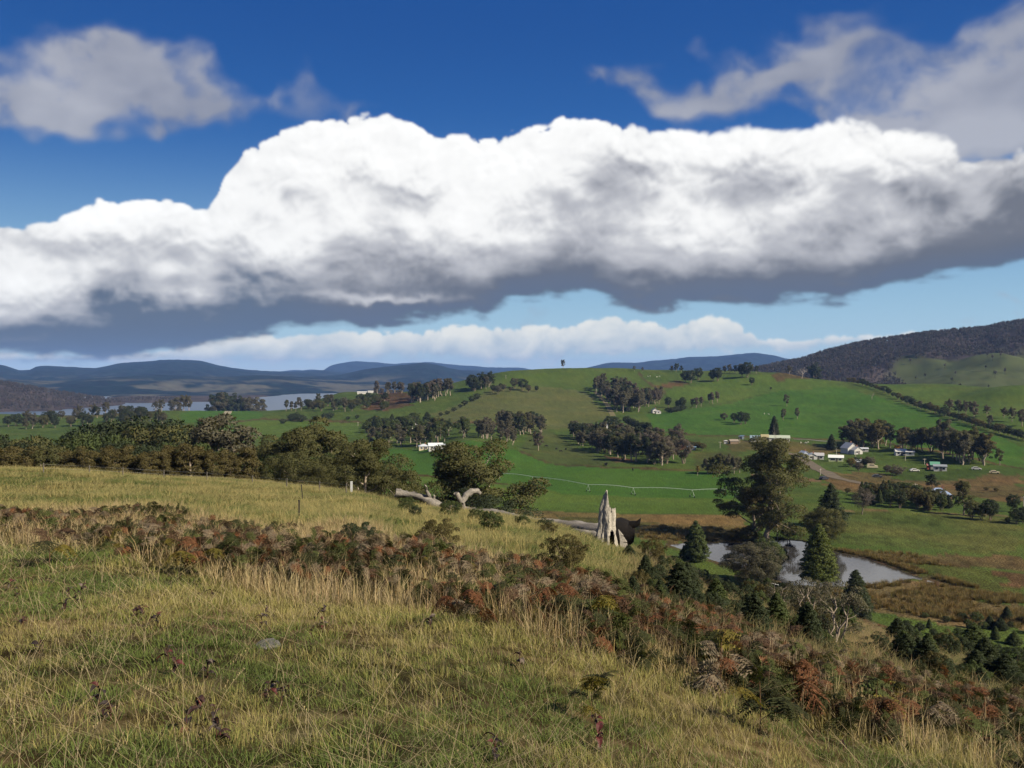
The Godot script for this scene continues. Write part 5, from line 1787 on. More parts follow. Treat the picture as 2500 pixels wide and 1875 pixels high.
func make_log() -> void:
	var at := hit(1300, 1280)
	var o := thing("fallen_log", "long grey fallen tree trunk lying along the crest to the stump", "log", at)
	var d := Vector2(at.x, at.z).length()
	log_piece(o, "trunk", [over(1496, 1306, 52.5), over(1450, 1297, 53.5), over(1400, 1288, 54.6), over(1350, 1281, 55.6), over(1300, 1275, 56.6)], [0.46, 0.47, 0.40, 0.33, 0.26], 1, at)
	log_piece(o, "trunk", [over(1310, 1277, 56.6), over(1250, 1263, 58), over(1200, 1254, 59), over(1175, 1250, 59.6)], [0.22, 0.30, 0.30, 0.20], 8, at)
	log_piece(o, "trunk", [over(1180, 1252, 59.6), over(1140, 1246, 61), over(1090, 1240, 62.5)], [0.18, 0.22, 0.2], 9, at)
	log_piece(o, "broken_side", [over(1470, 1314, 51.8), over(1425, 1306, 52.3), over(1370, 1296, 53.6)], [0.26, 0.32, 0.16], 5, at)
	var fork := over(1130, 1242, 60.5)
	log_piece(o, "forked_branch", [fork, over(1124, 1222, 60.2), over(1113, 1204, 60)], [0.22, 0.19, 0.15], 2, at)
	log_piece(o, "forked_branch", [over(1127, 1228, 60.2), over(1138, 1208, 60.4), over(1150, 1200, 60.6), over(1164, 1199, 60.8), over(1172, 1205, 60.9)], [0.18, 0.20, 0.20, 0.18, 0.12], 3, at)
	# the great limb, lying clear of the ground
	var foot := hit(1055, 1236)
	var l := thing("fallen_limb", "thick pale fallen limb arching clear of the grass near the fence", "log", foot)
	log_piece(l, "limb", [over(966, 1203, 65), over(985, 1206, 65), over(1010, 1209, 64.8), over(1030, 1214, 64.6), over(1048, 1224, 64.4), over(1072, 1238, 64.2)], [0.34, 0.24, 0.22, 0.25, 0.33, 0.38], 4, foot)
	log_piece(l, "snag", [over(1052, 1222, 64.4), over(1045, 1206, 64.3), over(1040, 1196, 64.3), over(1042, 1190, 64.2), over(1036, 1183, 64.2)], [0.16, 0.12, 0.11, 0.07, 0.02], 6, foot)
	log_piece(l, "snag", [over(1056, 1222, 64.4), over(1060, 1212, 64.3), over(1058, 1207, 64.3)], [0.12, 0.08, 0.03], 7, foot)

func make_fence() -> void:
	rng.seed = 37
	var steel := paint("picket", lin(0.022, 0.020, 0.020), 0.6)
	for p in [[730, 1264, 1222, 0.0, "black steel picket standing upright in the grass below the brow"], [739, 1223, 1184, -0.14, "black steel picket leaning on the brow of the hill"]]:
		var at := hit(p[0], p[1])
		var h := height_at_pixel(p[0], p[2], Vector2(at.x, at.z).length()) - at.y
		var o := thing("fence_picket", p[4], "fence post", at)
		o.rotation.z = -p[3] * 0.6
		var s := Soup.new()
		for k in 3:      # star section
			s.box(Vector3(0, h * 0.5 - 0.1, 0) + Vector3(0.016, 0, 0).rotated(Vector3.UP, TAU * k / 3), Vector3(0.032, h + 0.2, 0.007), Color.WHITE, Basis(Vector3.UP, TAU * k / 3))
		part("shaft", s.commit(), steel, o)
		var c := Soup.new()
		c.box(Vector3(0, h, 0), Vector3(0.055, 0.05, 0.055))
		part("cap", c.commit(), steel, o)
	var white := grain("white_post", lin(0.62, 0.64, 0.62), 3.0, 0.7)
	var tops := []
	for p in [[858, 1204, 1176, 0.16, "broad white gate post of the pair beside the old gum"], [866, 1204, 1179, 0.09, "narrow white gate post of the pair beside the old gum"]]:
		var at := hit(p[0], p[1])
		var h := height_at_pixel(p[0], p[2], Vector2(at.x, at.z).length()) - at.y
		var o := thing("gate_post", p[4], "gate post", at)
		var s := Soup.new()
		s.box(Vector3(0, h * 0.5 - 0.1, 0), Vector3(p[3], h + 0.2, p[3] * 0.7))
		part("shaft", s.commit(), white, o)
		var c := Soup.new()
		c.box(Vector3(0, h + 0.015, 0), Vector3(p[3] + 0.02, 0.03, p[3] * 0.7 + 0.02))
		part("cap", c.commit(), white, o)
	# a wire fence along the far side of the brow: grey posts and two wires
	var first := hit(300, 1164)
	var f := thing("wire_fence", "old wire fence with grey wooden posts running along the brow before the grove", "fence", first)
	var old := grain("old_post", lin(0.20, 0.18, 0.15), 3.0, 0.5)
	for p in [[106, 1156], [218, 1160], [300, 1163], [400, 1169], [505, 1174], [616, 1183], [700, 1192], [780, 1200], [845, 1206], [905, 1214], [960, 1226]]:
		var at := hit(p[0], p[1])
		var s := Soup.new()
		s.tube(PackedVector3Array([Vector3(0, -0.3, 0), Vector3(0.01, 0.4, 0), Vector3(0.02, 0.8, 0.01)]), PackedFloat32Array([0.05, 0.045, 0.04]), 7, Color.WHITE, 0.1)
		part("post", s.commit(), old, f, at - first)
		tops.append(at - first)
	for y in [0.4, 0.7]:
		var path := PackedVector3Array()
		var rad := PackedFloat32Array()
		for q in tops:
			path.append(q + Vector3.UP * y)
			rad.append(0.004)
		var s := Soup.new()
		s.tube(path, rad, 4, Color.WHITE)
		part("wire", s.commit(), paint("wire", lin(0.35, 0.35, 0.35), 0.5, 0.6), f)

func make_near_things() -> void:
	rng.seed = 41
	stone(hit(655, 1578), 0.30, 0.045, "pale grey half-buried stone in the near green grass", "stone", "stone", grain("stone", lin(0.24, 0.23, 0.19), 9.0, 0.35))
	# a white length of pipe in the scrub
	var p := hit(1886, 1436)
	var o := thing("white_pipe", "straight white pipe lying across the scrub above the pond", "pipe", p)
	var d := Vector2(p.x, p.z).length()
	var a := over(1866, 1419, d) - p
	var b := over(1904, 1429, d + 0.3) - p
	var s := Soup.new()
	s.tube(PackedVector3Array([a, a.lerp(b, 0.5), b]), PackedFloat32Array([0.045, 0.045, 0.045]), 10, Color.WHITE)
	part("pipe", s.commit(), paint("pipe", lin(0.8, 0.8, 0.8), 0.5), o)
	# dock plants: dark red-brown leaves on a short stalk
	var leaf := []
	for k in 3:
		var m := Soup.new()
		var pts := []
		for i in 7:
			var t := i / 6.0
			var w := 0.034 * sin(pow(t, 0.8) * PI) + 0.002
			var c := Vector3(0.13 * t, 0.05 * sin(t * 2.4) - (0.02 + 0.03 * k) * t * t, 0)
			pts.append([c + Vector3(0, 0.012, -w), c, c + Vector3(0, 0.012, w)])
		for i in 6:
			for j in 2:
				m.quad(pts[i][j], pts[i + 1][j], pts[i + 1][j + 1], pts[i][j + 1], Color.WHITE * rng.randf_range(0.8, 1.2))
		leaf.append(m.commit())
	var tints := [lin(0.036, 0.018, 0.014), lin(0.024, 0.017, 0.015), lin(0.065, 0.016, 0.014), lin(0.10, 0.078, 0.06)]
	var n := 0
	for q in [[25, 1442], [170, 1460], [350, 1505], [335, 1512], [200, 1455], [185, 1478], [385, 1530], [518, 1465], [650, 1505], [640, 1530], [790, 1510], [410, 1620], [425, 1650], [505, 1655], [240, 1720], [270, 1760], [660, 1705], [690, 1725], [480, 1745], [460, 1790], [525, 1770], [540, 1820], [530, 1810], [1050, 1535], [1210, 1845], [1205, 1860], [1270, 1630], [1460, 1830], [55, 1535], [95, 1595], [160, 1500], [35, 1460], [790, 1540], [1455, 1790], [2180, 1815], [2060, 1830]]:
		var at := hit(q[0], q[1])
		var dock := thing("dock_plant", "withered dock plant with dark red-brown leaves in the near grass", "weed", at, rng.randf() * TAU, "withered dock plants in the near grass")
		var sm := Soup.new()
		sm.tube(PackedVector3Array([Vector3(0, -0.02, 0), Vector3(0.01, 0.06, 0.005), Vector3(0.0, 0.13, 0.01)]), PackedFloat32Array([0.004, 0.003, 0.002]), 5, Color.WHITE)
		part("stalk", sm.commit(), paint("dock_stalk", lin(0.07, 0.03, 0.02)), dock)
		for i in rng.randi_range(4, 7):
			var t: int = [0, 0, 1, 1, 2, 3][rng.randi() % 6]
			var lf := part("leaf", leaf[rng.randi() % 3], tinted("dock_leaf_%d" % t, tints[t], 0.6), dock, Vector3(0, rng.randf_range(0.02, 0.12), 0))
			lf.rotation = Vector3(rng.randf_range(-0.5, 0.5), rng.randf() * TAU, rng.randf_range(-0.4, 0.7))
			lf.scale = Vector3.ONE * rng.randf_range(0.35, 0.7)
		n += 1

# ---------------------------------------------------------------- farms in the valley
func slab(s: Soup, a: Vector3, b: Vector3, c: Vector3, d: Vector3, thick: float) -> void:     # a sheet with thickness, a b c d round its upper face
	var n := (b - a).cross(d - a).normalized() * thick
	if n.y < 0:
		n = -n
	s.quad(a, b, c, d, Color.WHITE)
	s.quad(a - n, d - n, c - n, b - n, Color.WHITE)
	for q in [[a, b], [b, c], [c, d], [d, a]]:
		s.quad(q[0], q[1], q[1] - n, q[0] - n, Color.WHITE)

# w along its own x, d deep, eaves and ridge heights; roof "gable" (ridge along x), "end" (gable faces the eye), "hip" or "lean"
func building(called: String, label: String, px: float, foot: float, w: float, d: float, eaves: float, ridge: float, turn: float, wall: Color, roof: Color, style := "gable", windows := 2, door := true, category := "house") -> Node3D:
	var at := hit(px, foot, 150.0)
	var face := atan2(-at.x, -at.z)
	var o := thing(called, label, category, at, face + turn)
	w *= 0.9
	d *= 0.9
	eaves *= 0.88
	ridge *= 0.88
	var wm := grain("wall%.3f%.3f%.3f" % [wall.r, wall.g, wall.b], Color(wall.r, wall.g, wall.b).linear_to_srgb(), 0.6, 0.86, 128)
	var rm := grain("roof%.3f%.3f%.3f" % [roof.r, roof.g, roof.b], Color(roof.r, roof.g, roof.b).linear_to_srgb(), 0.5, 0.82, 128, Vector3(4, 0.5, 0.5), 0.55)
	var s := Soup.new()
	var x := w / 2
	var z := d / 2
	var b := -1.0
	var c := [Vector3(-x, b, z), Vector3(x, b, z), Vector3(x, b, -z), Vector3(-x, b, -z)]
	for i in 4:
		var p: Vector3 = c[i]
		var q: Vector3 = c[(i + 1) % 4]
		s.quad(p, q, Vector3(q.x, eaves, q.z), Vector3(p.x, eaves, p.z), Color.WHITE)
	if style == "gable":
		for i in [-1.0, 1.0]:
			s.flat(Vector3(i * x, eaves, z), Vector3(i * x, eaves, -z), Vector3(i * x, ridge, 0), Color.WHITE)
	elif style == "end":
		for i in [-1.0, 1.0]:
			s.flat(Vector3(-x, eaves, i * z), Vector3(x, eaves, i * z), Vector3(0, ridge, i * z), Color.WHITE)
	part("wall", s.commit(), wm, o)
	var r := Soup.new()
	var e := 0.35
	if style == "gable":
		for i in [-1.0, 1.0]:
			slab(r, Vector3(-x - e, eaves - 0.1, i * (z + e)), Vector3(x + e, eaves - 0.1, i * (z + e)), Vector3(x + e, ridge + 0.12, 0), Vector3(-x - e, ridge + 0.12, 0), 0.1)
	elif style == "end":
		for i in [-1.0, 1.0]:
			slab(r, Vector3(i * (x + e), eaves - 0.1, -z - e), Vector3(i * (x + e), eaves - 0.1, z + e), Vector3(0, ridge + 0.12, z + e), Vector3(0, ridge + 0.12, -z - e), 0.1)
	elif style == "hip":
		var k := minf(z, x * 0.8)
		var r0 := Vector3(-x + k, ridge, 0)
		var r1 := Vector3(x - k, ridge, 0)
		var q := [Vector3(-x - e, eaves, z + e), Vector3(x + e, eaves, z + e), Vector3(x + e, eaves, -z - e), Vector3(-x - e, eaves, -z - e)]
		r.quad(q[0], q[1], r1, r0, Color.WHITE)
		r.quad(q[2], q[3], r0, r1, Color.WHITE)
		r.flat(q[1], q[2], r1, Color.WHITE)
		r.flat(q[3], q[0], r0, Color.WHITE)
		r.quad(q[0] - Vector3.UP * 0.12, q[3] - Vector3.UP * 0.12, q[2] - Vector3.UP * 0.12, q[1] - Vector3.UP * 0.12, Color.WHITE)
	else:
		slab(r, Vector3(-x - e, eaves + 0.1, z + e), Vector3(x + e, eaves + 0.1, z + e), Vector3(x + e, ridge, -z - e), Vector3(-x - e, ridge, -z - e), 0.1)
	var rf := part("roof", r.commit(), rm, o)
	if category == "house" and style != "lean":
		var ch := Soup.new()
		ch.box(Vector3(x * 0.4, ridge + 0.2, -z * 0.25), Vector3(0.7, 1.3, 0.7))
		part("chimney", ch.commit(), grain("chimney", lin(0.28, 0.14, 0.09), 2.0, 0.6, 128), rf)
	var glass := paint("window_glass", lin(0.03, 0.035, 0.045), 0.12)
	var frame := paint("window_frame", lin(0.62, 0.60, 0.56), 0.6)
	for i in windows:
		var wx := lerpf(-x * 0.72, x * 0.72, (i + 0.5) / windows)
		if door and absf(wx - x * 0.1) < 0.9:
			continue
		var fr := Soup.new()
		fr.box(Vector3(0, 0, 0.03), Vector3(1.5, 1.25, 0.06))
		var win := part("window", fr.commit(), frame, o, Vector3(wx, 1.35, z))
		var pn := Soup.new()
		pn.box(Vector3(0, 0, 0.05), Vector3(1.3, 1.05, 0.05))
		part("pane", pn.commit(), glass, win)
	if door:
		var dr := Soup.new()
		dr.box(Vector3(0, 0, 0.03), Vector3(1.0, 2.05, 0.07))
		part("door", dr.commit(), paint("farm_door", lin(0.10, 0.09, 0.08), 0.6), o, Vector3(x * 0.1, 1.02, z))
	return o

func vehicle(called: String, label: String, category: String, px: float, foot: float, turn: float, c: Color, size := Vector3(4.6, 1.5, 1.8), van := false) -> void:
	var at := hit(px, foot, 150.0)
	var o := thing(called, label, category, at, atan2(-at.x, -at.z) + turn)
	var body := Soup.new()
	var l := size.x / 2
	var prof := [Vector2(-l, 0.35), Vector2(-l, size.y * 0.62), Vector2(-l * 0.9, size.y if van else size.y * 0.66), Vector2(-l * 0.55, size.y), Vector2(l * 0.25, size.y), Vector2(l * 0.5, size.y * 0.66), Vector2(l * 0.95, size.y * 0.58), Vector2(l, 0.35)]
	for i in prof.size():
		var p: Vector2 = prof[i]
		var q: Vector2 = prof[(i + 1) % prof.size()]
		body.quad(Vector3(p.x, p.y, size.z / 2), Vector3(q.x, q.y, size.z / 2), Vector3(q.x, q.y, -size.z / 2), Vector3(p.x, p.y, -size.z / 2), Color.WHITE)
		for e in [-1.0, 1.0]:
			body.flat(Vector3(0, 0.6, e * size.z / 2), Vector3(p.x, p.y, e * size.z / 2), Vector3(q.x, q.y, e * size.z / 2), Color.WHITE)
	part("body", body.commit(), paint("paint%.3f%.3f" % [c.r, c.b], Color(c.r, c.g, c.b).linear_to_srgb(), 0.35), o)
	for e in [-1.0, 1.0]:
		var g := Soup.new()
		g.box(Vector3(-l * 0.12, size.y * 0.80, e * (size.z / 2 + 0.004)), Vector3(l * 0.85, size.y * 0.24, 0.02))
		part("window", g.commit(), paint("window_glass", Color.BLACK), o)
		for k in [-0.62, 0.62]:
			var wh := Soup.new()
			wh.tube(PackedVector3Array([Vector3(0, 0, -0.1), Vector3(0, 0, 0.1)]), PackedFloat32Array([0.36, 0.36]), 14, Color.WHITE)
			part("wheel", wh.commit(), paint("tyre", lin(0.02, 0.02, 0.02)), o, Vector3(k * l, 0.34, e * size.z * 0.45))

func pole(px: float, foot: float, top: float) -> void:
	var at := hit(px, foot, 150.0)
	var h := height_at_pixel(px, top, Vector2(at.x, at.z).length()) - at.y
	var o := thing("power_pole", "slim pale timber power pole with crossarm in the valley", "power pole", at, rng.randf() * TAU, "power poles across the valley")
	var s := Soup.new()
	s.tube(PackedVector3Array([Vector3(0, -0.4, 0), Vector3(0, h * 0.5, 0), Vector3(0, h, 0)]), PackedFloat32Array([0.17, 0.15, 0.12]), 8, Color.WHITE)
	part("shaft", s.commit(), paint("pole", lin(0.33, 0.30, 0.25)), o)
	var c := Soup.new()
	c.box(Vector3(0, h - 0.5, 0), Vector3(2.0, 0.13, 0.13))
	part("crossarm", c.commit(), paint("pole", Color.WHITE), o)
	for x in [-0.85, 0.0, 0.85]:
		var i := Soup.new()
		i.tube(PackedVector3Array([Vector3(x, h - 0.43, 0), Vector3(x, h - 0.25, 0)]), PackedFloat32Array([0.05, 0.03]), 6, Color.WHITE)
		part("insulator", i.commit(), paint("insulator", lin(0.5, 0.5, 0.48), 0.4), o)

# cattle and sheep: one body with legs, neck and head
func beast(called: String, label: String, category: String, group: String, at: Vector3, turn: float, c: Color, s: float, grazing: bool) -> void:
	var o := thing(called, label, category, at, turn, group)
	var m := Soup.new()
	var path := PackedVector3Array([Vector3(-0.82, 1.06, 0), Vector3(-0.7, 1.0, 0), Vector3(-0.3, 0.95, 0), Vector3(0.2, 0.93, 0), Vector3(0.6, 0.97, 0), Vector3(0.82, 1.1, 0), Vector3(1.05, 1.0 if grazing else 1.3, 0), Vector3(1.25, 0.55 if grazing else 1.45, 0), Vector3(1.42, 0.25 if grazing else 1.36, 0), Vector3(1.55, 0.12 if grazing else 1.22, 0)])
	m.tube(path, PackedFloat32Array([0.12, 0.30, 0.36, 0.38, 0.36, 0.30, 0.2, 0.15, 0.14, 0.09]), 12, Color.WHITE)
	for x in [-0.62, 0.58]:
		for z in [-0.18, 0.18]:
			var hock := -0.06 if x < 0.0 else 0.02
			m.tube(PackedVector3Array([Vector3(x, 0.85, z), Vector3(x + 0.05, 0.55, z), Vector3(x + hock, 0.38, z), Vector3(x, 0.06, z), Vector3(x + 0.04, -0.02, z)]), PackedFloat32Array([0.17, 0.11, 0.07, 0.05, 0.06]), 7, Color.WHITE)
	for z in [-0.12, 0.12]:
		var e: Vector3 = path[8] + Vector3(-0.08, 0.1, z)
		m.flat(e, e + Vector3(-0.06, 0.05, z * 1.2), e + Vector3(0.04, 0.02, z * 1.2), Color.WHITE)
	m.tube(PackedVector3Array([Vector3(-0.85, 1.1, 0), Vector3(-0.95, 0.8, 0), Vector3(-0.93, 0.45, 0)]), PackedFloat32Array([0.04, 0.025, 0.035]), 5, Color.WHITE)
	part("body", m.commit(), paint("hide%.2f" % c.r, Color(c.r, c.g, c.b).linear_to_srgb(), 0.8), o)
	o.scale = Vector3.ONE * s

func make_farms() -> void:
	rng.seed = 51
	var white := Color(0.50, 0.49, 0.46)
	var cream := Color(0.50, 0.43, 0.28)
	var tin := Color(0.50, 0.53, 0.55)
	building("cottage", "cream cottage with pale hipped roof on the bright field's upper edge", 1034, 1098, 6.8, 6.0, 2.7, 4.2, 0.1, cream, tin, "hip", 3)
	building("farmhouse", "low white farmhouse with pale roof next to the cream cottage", 1063, 1097, 9.4, 6.5, 2.7, 4.4, 0.1, white, Color(0.62, 0.66, 0.66), "gable", 4)
	building("shed", "small white shed at the end of the white farmhouse", 1081, 1095, 3.0, 3.0, 2.4, 3.1, 0.0, white, tin, "lean", 1, false, "shed")
	vehicle("trailer", "long low white trailer parked on the field past the farmhouse", "trailer", 1106, 1091, 0.1, white, Vector3(5.0, 1.2, 2.0), true)
	building("hillside_house", "small white house with grey-green roof beside the gully wood", 1598, 1008, 5.6, 7.0, 3.0, 5.0, 0.25, white, Color(0.20, 0.26, 0.25), "end", 2)
	building("annexe", "white annexe with white hipped roof beside the small hillside house", 1607, 1010, 5.0, 4.0, 2.6, 3.4, 0.2, white, white, "hip", 1, false)
	building("milking_shed", "white-walled shed with blue-grey roof at the end of the long shed", 1846, 1077, 8.6, 8.0, 2.6, 4.4, 0.05, white, Color(0.20, 0.27, 0.30), "gable", 3, false, "shed")
	building("hay_shed", "tall middle bay of the long shed with tawny roof", 1867, 1077, 5.2, 9.0, 3.4, 5.2, 0.05, Color(0.20, 0.17, 0.12), Color(0.36, 0.31, 0.17), "gable", 0, false, "shed")
	building("long_shed", "long low shed with pale green roof and open white front", 1902, 1077, 15.0, 8.0, 2.7, 4.5, 0.05, Color(0.45, 0.43, 0.38), Color(0.40, 0.44, 0.34), "gable", 6, false, "shed")
	building("yard_shed", "small brown yard shed between the power poles", 1791, 1083, 6.0, 4.0, 2.0, 3.2, 0.3, Color(0.20, 0.15, 0.10), Color(0.26, 0.22, 0.17), "gable", 0, false, "shed")
	building("awning", "little dark blue awning roof in the yard by the long shed", 1810, 1072, 3.0, 3.0, 2.2, 3.0, -0.6, Color(0.10, 0.12, 0.14), Color(0.10, 0.16, 0.24), "lean", 0, false, "shed")
	building("water_tank_shed", "white tank house in the farmyard beside the brown yard shed", 1772, 1083, 2.6, 2.6, 2.0, 2.6, 0.0, white, white, "hip", 0, false, "shed")
	building("cottage", "blue-grey cottage with pale roof at the top of the dirt track", 1963, 1117, 5.0, 6.0, 2.7, 4.4, 0.5, Color(0.36, 0.40, 0.48), Color(0.42, 0.46, 0.52), "end", 2)
	building("cottage", "white cottage with grey roof between the blue-grey cottage and the green one", 1982, 1121, 5.0, 5.0, 2.6, 4.0, 0.2, white, tin, "end", 2)
	building("cottage", "long white cottage with grey roof along the dirt track", 1997, 1121, 7.0, 6.0, 2.7, 4.2, 0.0, white, Color(0.40, 0.39, 0.38), "gable", 4)
	building("cottage", "pale green cottage with white roof beside the yellow garden bushes", 2041, 1126, 8.6, 6.0, 2.6, 4.0, 0.0, Color(0.46, 0.50, 0.28), Color(0.70, 0.72, 0.68), "gable", 5)
	building("gabled_house", "bright white double-gabled house before the long wood", 2074, 1106, 8.0, 9.0, 3.6, 7.2, 0.55, white, white, "end", 2)
	building("annexe", "lower white gabled wing of the double-gabled house", 2089, 1108, 6.0, 7.0, 2.8, 5.0, 0.55, white, white, "end", 2)
	building("shed", "flat grey shed beside the double-gabled house", 2108, 1103, 6.0, 4.0, 2.2, 2.9, 0.1, Color(0.40, 0.38, 0.36), tin, "lean", 1, false, "shed")
	building("cottage", "white cottage half hidden before the dark opening in the long wood", 2198, 1111, 6.6, 6.0, 2.6, 4.2, 0.2, white, white, "gable", 3)
	building("shed", "white lean-to shed beside the half hidden white cottage", 2222, 1112, 5.0, 4.0, 2.4, 3.0, 0.0, Color(0.56, 0.55, 0.52), white, "lean", 1, false, "shed")
	building("cottage", "cream cottage peeping between the garden bushes", 2098, 1136, 5.0, 5.0, 2.4, 3.8, 0.0, cream, tin, "gable", 2)
	vehicle("caravan", "long cream caravan parked below the garden bushes", "caravan", 2130, 1143, 0.05, cream, Vector3(5.4, 2.2, 2.3), true)
	building("cottage", "white cottage with dark windows standing alone on the flat", 2295, 1149, 6.6, 5.0, 2.6, 3.4, 0.05, white, Color(0.26, 0.28, 0.29), "lean", 4)
	building("shed", "green-roofed shed joined behind the lone white cottage", 2282, 1145, 4.6, 4.0, 2.6, 4.2, 0.1, Color(0.36, 0.35, 0.33), Color(0.12, 0.30, 0.20), "gable", 0, false, "shed")
	building("shed", "small red shed at the end of the lone white cottage", 2268, 1145, 2.2, 3.0, 2.2, 3.0, 0.2, Color(0.34, 0.08, 0.05), Color(0.30, 0.12, 0.09), "gable", 0, false, "shed")
	building("farmhouse", "low farmhouse with wide blue-grey roof inside the young plantation", 2290, 1220, 9.5, 8.0, 2.6, 5.2, 0.15, Color(0.42, 0.26, 0.19), Color(0.26, 0.33, 0.46), "hip", 3)
	building("shed", "small white-fronted shed with blue-grey roof beside the plantation farmhouse", 2270, 1216, 4.0, 4.0, 2.2, 3.4, 0.1, white, Color(0.30, 0.36, 0.44), "gable", 1, false, "shed")
	building("shed", "red-roofed shed among the brown garden bushes", 1667, 1098, 8.0, 5.0, 2.4, 4.0, 0.1, Color(0.28, 0.13, 0.08), Color(0.36, 0.12, 0.06), "gable", 0, false, "shed")
	building("shed", "blue-roofed shed next to the red-roofed one", 1689, 1098, 5.5, 5.0, 2.2, 3.8, 0.0, Color(0.30, 0.32, 0.34), Color(0.22, 0.36, 0.52), "gable", 0, false, "shed")
	building("cottage", "small white cottage under the skyline gums of the paddocks", 513, 1001, 9.0, 6.0, 2.6, 4.4, 0.1, white, tin, "gable", 3)
	building("cottage", "second white cottage with pink-grey wall on the paddock skyline", 578, 1000, 8.0, 6.0, 2.6, 4.4, 0.1, Color(0.52, 0.46, 0.44), white, "gable", 3)
	building("long_shed", "long white shed on the brow beside the straight row of gums", 884, 962, 14.0, 6.0, 2.6, 3.8, 0.0, white, white, "gable", 0, false, "shed")
	building("long_shed", "shorter white shed at the end of the straight row of gums", 905, 960, 8.0, 6.0, 2.6, 3.8, 0.0, white, white, "gable", 0, false, "shed")
	building("cottage", "grey-roofed cottage between the garden conifers by the creek", 1012, 1046, 9.0, 6.0, 2.8, 4.6, 0.3, Color(0.40, 0.38, 0.34), Color(0.34, 0.34, 0.33), "gable", 3)
	building("cottage", "pale cottage beside the tall cone-shaped conifer", 1068, 1046, 6.0, 5.0, 2.6, 4.0, -0.2, Color(0.55, 0.52, 0.48), tin, "gable", 2)
	building("cottage", "pale cottage tucked beside the dark round tree on the mound", 1476, 1046, 5.0, 5.0, 3.2, 5.4, -0.4, Color(0.50, 0.50, 0.52), Color(0.34, 0.36, 0.40), "end", 2)
	vehicle("parked_car", "dark car parked at the foot of the dirt track", "car", 2012, 1171, 0.9, Color(0.03, 0.03, 0.035))
	vehicle("parked_car", "dark car standing on the green below the caravan", "car", 2142, 1166, 0.1, Color(0.04, 0.045, 0.05))
	vehicle("parked_car", "white car on the grass near the lone white cottage", "car", 2233, 1151, 0.3, white)
	vehicle("parked_car", "white car beyond the lone white cottage by the long wood", "car", 2384, 1147, 0.1, white)
	vehicle("parked_car", "cream car at the tawny end of the flat", "car", 2428, 1156, 0.1, cream)
	vehicle("farm_digger", "yellow farm digger before the dark opening in the long wood", "digger", 2193, 1097, 0.4, Color(0.55, 0.25, 0.03), Vector3(4.0, 2.6, 2.2), true)
	for p in [[1402, 1052, 1038], [1458, 1043, 1031], [1536, 1072, 1055], [1591, 1084, 1070], [1647, 1086, 1067], [1758, 1094, 1078], [1806, 1081, 1065], [1947, 1125, 1106], [2003, 1160, 1144], [2042, 1118, 1095], [2089, 1116, 1102], [2210, 1125, 1108], [2257, 1134, 1119], [2234, 1212, 1180], [773, 1034, 1022], [874, 1040, 1030], [2499, 1242, 1212], [1235, 925, 916]]:
		pole(p[0], p[1], p[2])
	for p in [[1295, 1078], [1333, 1091], [1358, 1098], [1382, 1099], [1368, 1104], [1479, 1138], [1545, 1149], [1480, 1136]]:
		beast("cow", "black cow grazing on the pasture by the lower wood", "cow", "black cows on the pasture", hit(p[0], p[1], 150.0), rng.randf() * TAU, Color(0.015, 0.014, 0.013), 1.0, rng.randf() < 0.7)
	for p in [[1582, 920], [1587, 919], [1604, 921], [1610, 920], [1877, 1013], [1866, 1011], [1955, 1082], [1968, 1083], [1973, 1081]]:
		beast("sheep", "white sheep grazing on the green slopes of the valley", "sheep", "white sheep on the slopes", hit(p[0], p[1], 150.0), rng.randf() * TAU, Color(0.6, 0.57, 0.5), 0.75, rng.randf() < 0.7)

# a strip of road laid on the ground
func strip(called: String, pts: Array, width: float, c: Color, lift: float) -> void:
	var line := PackedVector2Array()
	for p in pts:
		var h := hit(p[0], p[1], 150.0)
		line.append(Vector2(h.x, h.z))
	var curve := Curve2D.new()
	for i in line.size():
		var t := (line[mini(i + 1, line.size() - 1)] - line[maxi(i - 1, 0)]) / 6.0
		curve.add_point(line[i], -t, t)
	var even := curve.tessellate_even_length(6, 1.6)
	var s := Soup.new()
	var cols := 4
	var before := []
	for i in even.size():
		var dir := (even[mini(i + 1, even.size() - 1)] - even[maxi(i - 1, 0)]).normalized().orthogonal()
		var row := []
		for k in cols + 1:
			var q := even[i] + dir * width * (float(k) / cols - 0.5) * (1.0 + 0.15 * bump.get_noise_2d(even[i].x, k * 30.0))
			row.append(on_ground(q.x, q.y) + Vector3.UP * lift)
		if i > 0:
			for k in cols:
				var tone := c * (1.0 + 0.35 * bump.get_noise_2d(even[i].x * 2.0 + k * 9.0, even[i].y * 2.0))
				s.tri(before[k], row[k], row[k + 1], Vector3.UP, Vector3.UP, Vector3.UP, tone)
				s.tri(before[k], row[k + 1], before[k + 1], Vector3.UP, Vector3.UP, Vector3.UP, tone)
		before = row
	structure(called, s.commit(), tinted("track", Color.WHITE, 1.0))

func make_tracks() -> void:
	strip("road", [[1930, 1106], [1946, 1114], [1975, 1131], [2010, 1150], [2040, 1166], [2090, 1178], [2160, 1190], [2260, 1204]], 7.0, Color(0.105, 0.085, 0.058), 0.15)
	strip("path", [[1937, 1072], [1975, 1074], [2020, 1078]], 3.0, Color(0.16, 0.15, 0.13), 0.15)
	strip("path", [[1455, 958], [1480, 985], [1497, 1016]], 5.0, Color(0.115, 0.100, 0.045), 0.15)
	strip("path", [[545, 1024], [552, 1014], [558, 1004]], 8.0, Color(0.22, 0.19, 0.12), 0.15)

